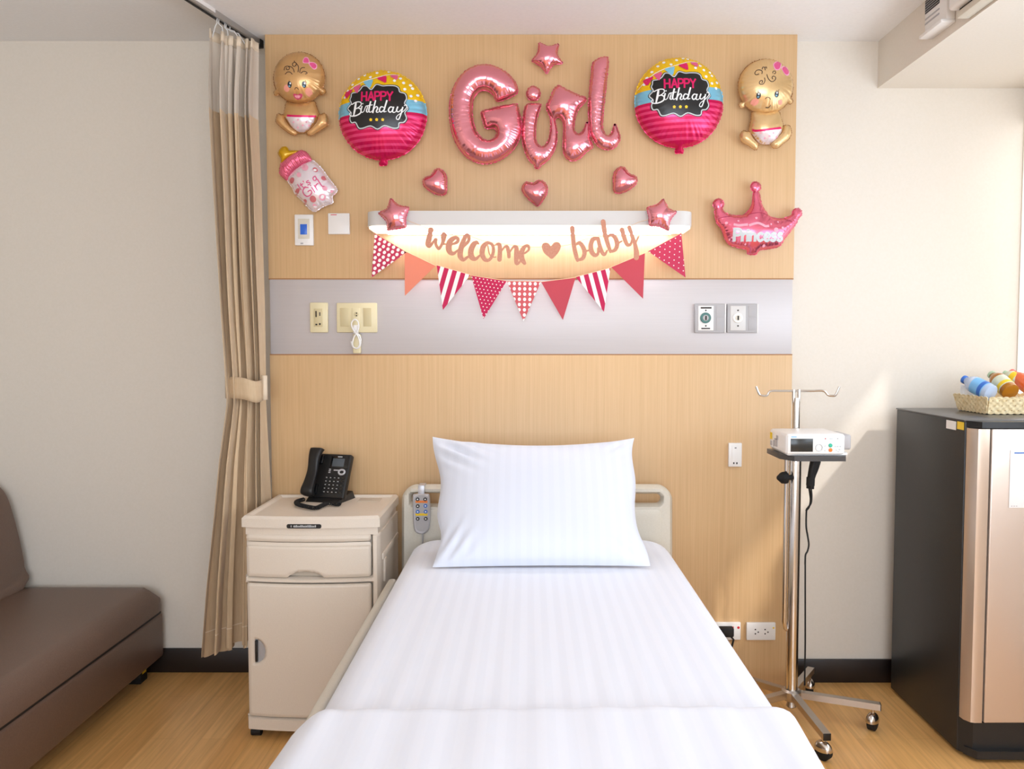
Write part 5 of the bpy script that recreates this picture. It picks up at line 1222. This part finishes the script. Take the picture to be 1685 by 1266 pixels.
obj('cord', MB().tube([Vector(p) for p in spline([P(x, y, IY + .024) for x, y in [(1306, 1012), (1303, 1030), (1303, 1044), (1307, 1050)]], 5)], .0032, 8), M['rubber'], t)

# ------------------------------------------------------------------ fridge
FX0, FX1, FF, FB, FZ = 1.388, 1.876, 2.60, 3.085, 1.088
t = thing('fridge', 'charcoal mini fridge with a champagne door at the right edge', 'fridge', ((FX0 + FX1) / 2, 2.82, 0))
obj('body', MB().box(FX0, FX1, FF, FB, .012, FZ - .005, .003), M['fridge'], t)
obj('top', MB().box(FX0 - .002, FX1, FF + .0, FB + .004, FZ - .005, FZ, .002, 2), M['fridgetop'], t)
obj('top_front', MB().prism([(FX0 + .004, FF), (FX0 + .03, FF - .045), (FX1, FF - .05), (FX1, FF)], flat, P(0, 705, 2.555).z, FZ - .002), M['black'], t)['label'] = 'black front edge of the top'
zd1, zd0 = P(0, 706.5, 2.555).z, P(0, 1189, 2.555).z
door = obj('door', MB().box(FX0 + .058, FX1, FF - .052, FF - .003, zd0, zd1, .004, 3), M['fridgedoor'], t); door['label'] = 'champagne door'
obj('grip_edge', MB().prism([(FX0 + .004, FF - .003), (FX0 + .006, FF - .026), (FX0 + .018, FF - .046), (FX0 + .030, FF - .050), (FX0 + .052, FF - .050), (FX0 + .052, FF - .003)], flat, zd0, zd1), M['fridgetrim'], door)
obj('gasket', MB().box(FX0 + .051, FX0 + .059, FF - .040, FF - .004, zd0 + .002, zd1 - .002), M['dark'], door)
obj('kick_plate', MB().prism([(FX0 + .004, FF), (FX0 + .03, FF - .04), (FX1, FF - .045), (FX1, FF)], flat, .012, zd0 - .004).prism([(FX0 + .01, FF - .02), (FX0 + .035, FF - .06), (FX1, FF - .066), (FX1, FF - .02)], flat, .012, .038), M['fridge'], t)
for x in (FX0 + .05, FX1 - .05):
    for y in (FF + .05, FB - .05): obj('foot', MB().lathe([(.018, 0), (.018, .013)], (x, y, 0), 14), M['rubber'], t)
obj('label_sticker', MB().box(FX0 - .0012, FX0 + .001, FF + .006, FF + .046, FZ - .033, FZ - .008), M['yellow'], t)['label'] = 'yellow sticker'
obj('label_sticker', MB().box(FX0 - .0012, FX0 + .001, FF + .054, FF + .115, FZ - .038, FZ - .010), M['white_pl'], t)['label'] = 'white sticker'
Yd = FF - .0525
t = thing('notice_sheet', 'white printed notice fixed to the champagne fridge door', 'notice', P(1690, 836, Yd))
q0, q1 = P(1659.5, 836, Yd), P(1724, 741, Yd)
obj('sheet', MB().box(q0.x, q1.x, Yd - .002, Yd, q0.z, q1.z, .0006), M['paper'], t)
a = P(1668.5, 746.5, Yd); b = P(1722, 744.5, Yd); obj('heading', MB().box(a.x, b.x, Yd - .0026, Yd - .0019, a.z, b.z), M['blue'], t)
m = MB(); 
for x in (1663, 1667, 1671): p = P(x, 833.5, Yd); m.box(p.x, p.x + .004, Yd - .0026, Yd - .0019, p.z, p.z + .002)
for k in range(9):
    p = P(1684, 752 + k * 8, Yd); m.box(p.x, p.x + .05 - .008 * (k % 3), Yd - .0026, Yd - .0019, p.z, p.z + .0014)
obj('printed_lines', m, M['greypl'], t)

# ------------------------------------------------------------------ basket with drinks
bx0, bx1, by0, by1, bz0, bz1 = P(1624, 680, 2.80).x, 1.855, 2.80, 2.985, FZ + .001, FZ + .062
t = thing('basket', 'shallow woven straw basket on top of the fridge', 'basket', ((bx0 + bx1) / 2, (by0 + by1) / 2, bz0))
hb_ = bz1 - bz0; spl = .012
def side(L, holes_rows=(.013, .030, .047)):
    def f(x, y):
        top = hb_ - .004 + .004 * np.abs(np.sin(math.pi * x / .023)); bot = .003 - .003 * np.abs(np.sin(math.pi * x / .023))
        d_ = np.maximum(np.maximum(y - top, bot - y), np.maximum(-x, x - L)); 
        for r_, hy in enumerate(holes_rows):
            hx = (np.mod(x + (0 if r_ != 1 else .0115), .023) - .0115); d_ = np.maximum(d_, .0022 - np.hypot(hx, y - hy))
        return d_
    return f
m = MB(); L1 = bx1 - bx0; L2 = by1 - by0
wave = lambda u, v: .0012 * math.sin(u * 270) * math.sin(v * 330)
plate(m, side(L1), (0, L1, 0, hb_ + .002), .0018, lambda u, v, dd: Vector((bx0 + u, by0 - spl * (v / hb_) - dd - wave(u, v), bz0 + v)), .003, 0)
plate(m, side(L1), (0, L1, 0, hb_ + .002), .0025, lambda u, v, dd: Vector((bx0 + u, by1 + spl * (v / hb_) + dd, bz0 + v)), .003, 0)
plate(m, side(L2), (0, L2, 0, hb_ + .002), .0018, lambda u, v, dd: Vector((bx0 - spl * (v / hb_) * (.3 + .9 * u / L2) - dd - wave(u, v) + .0, by0 + u - spl * (v / hb_) * (1 - 2 * u / L2), bz0 + v)), .003, 0)
plate(m, side(L2), (0, L2, 0, hb_ + .002), .0025, lambda u, v, dd: Vector((bx1 + spl * .3 * (v / hb_) + dd, by0 + u - spl * (v / hb_) * (1 - 2 * u / L2), bz0 + v)), .003, 0)
obj('woven_side', m, M['basket'], t, sharp=60)
obj('bottom', MB().box(bx0, bx1, by0, by1, bz0 + .002, bz0 + .006), M['basket'], t)
def liner(u, v): return Vector((bx0 - .002 + .012 * (1 - v) * 0 + .055 * u, by1 - .012 - .02 * u + .006 * math.sin(7 * u), bz0 + .012 + v * (.078 - .03 * u + .008 * math.sin(9 * u))))
o = obj('paper_liner', MB().grid(16, 8, liner), M['paper'], sharp=180, solid=.0012, loc=(bx0 + .02, by1 - .02, bz0)); tag(o, 'white paper napkin in the left corner of the straw basket', 'napkin')
def bottle(label, cap_px, cap_Y, end_px, end_Y, rad, L, mats_, group):
    c0 = P(*cap_px, cap_Y); c1 = P(*end_px, end_Y); ax = (c0 - c1).normalized(); L = (c0 - c1).length; o0 = c0 - ax * L
    q = Vector((0, 0, 1)).rotation_difference(ax).to_matrix()
    th = thing('drink_bottle', label, 'bottle', o0, group)
    r = rad
    obj('body', MB().lathe([(r * .7, 0), (r * .96, .004), (r, .012), (r, L * .62), (r * .97, L * .66), (r * .75, L * .78), (r * .46, L * .87), (r * .42, L * .91)], o0, 28, X=q), M[mats_[0]], th)
    obj('label', MB().lathe([(r * 1.006, L * .16), (r * 1.012, L * .17), (r * 1.012, L * .56), (r * 1.006, L * .57)], o0, 28, X=q), M[mats_[1]], th)
    obj('label_band', MB().lathe([(r * 1.014, L * .19), (r * 1.02, L * .20), (r * 1.02, L * .30), (r * 1.014, L * .31)], o0, 28, X=q), M[mats_[2]], th)
    obj('cap', MB().lathe([(r * .48, L * .905), (r * .5, L * .91), (r * .5, L * .99), (r * .44, L)], o0, 24, X=q), M[mats_[3]], th)
M['water'] = mat('pale_bottle_plastic', (196, 210, 232), 0.12, alpha=0.75); M['tea'] = mat('amber_tea', (168, 106, 20), 0.12, coat=.3); M['juice'] = mat('orange_juice', (232, 104, 52), 0.12, coat=.3)
M['greencap'] = mat('pale_green_cap', (176, 198, 168), 0.35); M['redcap'] = mat('coral_cap', (240, 112, 100), 0.35); M['paleyellow'] = mat('pale_green_label', (210, 214, 190), 0.35)
bottle('blue capped water bottle leaning in the left of the basket', (1585.5, 624), 2.955, (1632, 648), 2.845, .030, .185, ('water', 'lblue', 'blue', 'blue'), 'drinks in the basket')
bottle('amber tea bottle with pale green cap, right beside the water bottle', (1631, 616), 2.965, (1664, 646), 2.85, .030, .18, ('tea', 'paleyellow', 'yellow', 'greencap'), 'drinks in the basket')
bottle('pale green capped bottle with a yellow label, behind the orange drink', (1652, 614), 2.99, (1682, 630), 2.93, .023, .17, ('paleyellow', 'yellow', 'paleyellow', 'greencap'), 'drinks in the basket')
bottle('orange juice bottle with coral cap at the right picture edge', (1664, 613), 2.99, (1712, 650), 2.845, .029, .185, ('juice', 'juice', 'orange', 'redcap'), 'drinks in the basket')

# ------------------------------------------------------------------ bulkhead fittings
t = thing('ceiling_controller', 'white air unit with dark grille on the side of the ceiling bulkhead', 'vent', (1.31, 2.66, 2.34))
obj('body', MB().box(1.296, 1.325, 2.60, 2.742, 2.338, 2.47, .004), M['white_pl'], t)
obj('grille', MB().box(1.2945, 1.297, 2.645, 2.738, 2.405, 2.448, .0005), M['dark'], t)['label'] = 'dark grille'
m = MB()
for z in (2.37, 2.385): m.box(1.2945, 1.297, 2.645, 2.738, z, z + .005, .0005)
for k in range(5): m.box(1.2938, 1.2945, 2.646, 2.737, 2.409 + k * .008, 2.4105 + k * .008)
obj('slot', m, M['greypl'], t)
obj('bottom_lip', MB().box(1.280, 1.325, 2.60, 2.746, 2.328, 2.3385, .002), M['white_pl'], t)
t = thing('air_conditioner', 'white wall air conditioner on the bulkhead at the top right corner', 'air conditioner', (1.30, 2.1, 2.31))
obj('body', MB().box(1.265, 1.325, 1.70, 2.53, 2.332, 2.47, .010, 3), M['white_pl'], t)
obj('louver', MB().box(1.285, 1.325, 1.71, 2.52, 2.306, 2.326, .004), M['cream'], t)
obj('vent_slot', MB().box(1.29, 1.325, 1.72, 2.51, 2.324, 2.334), M['hole'], t)
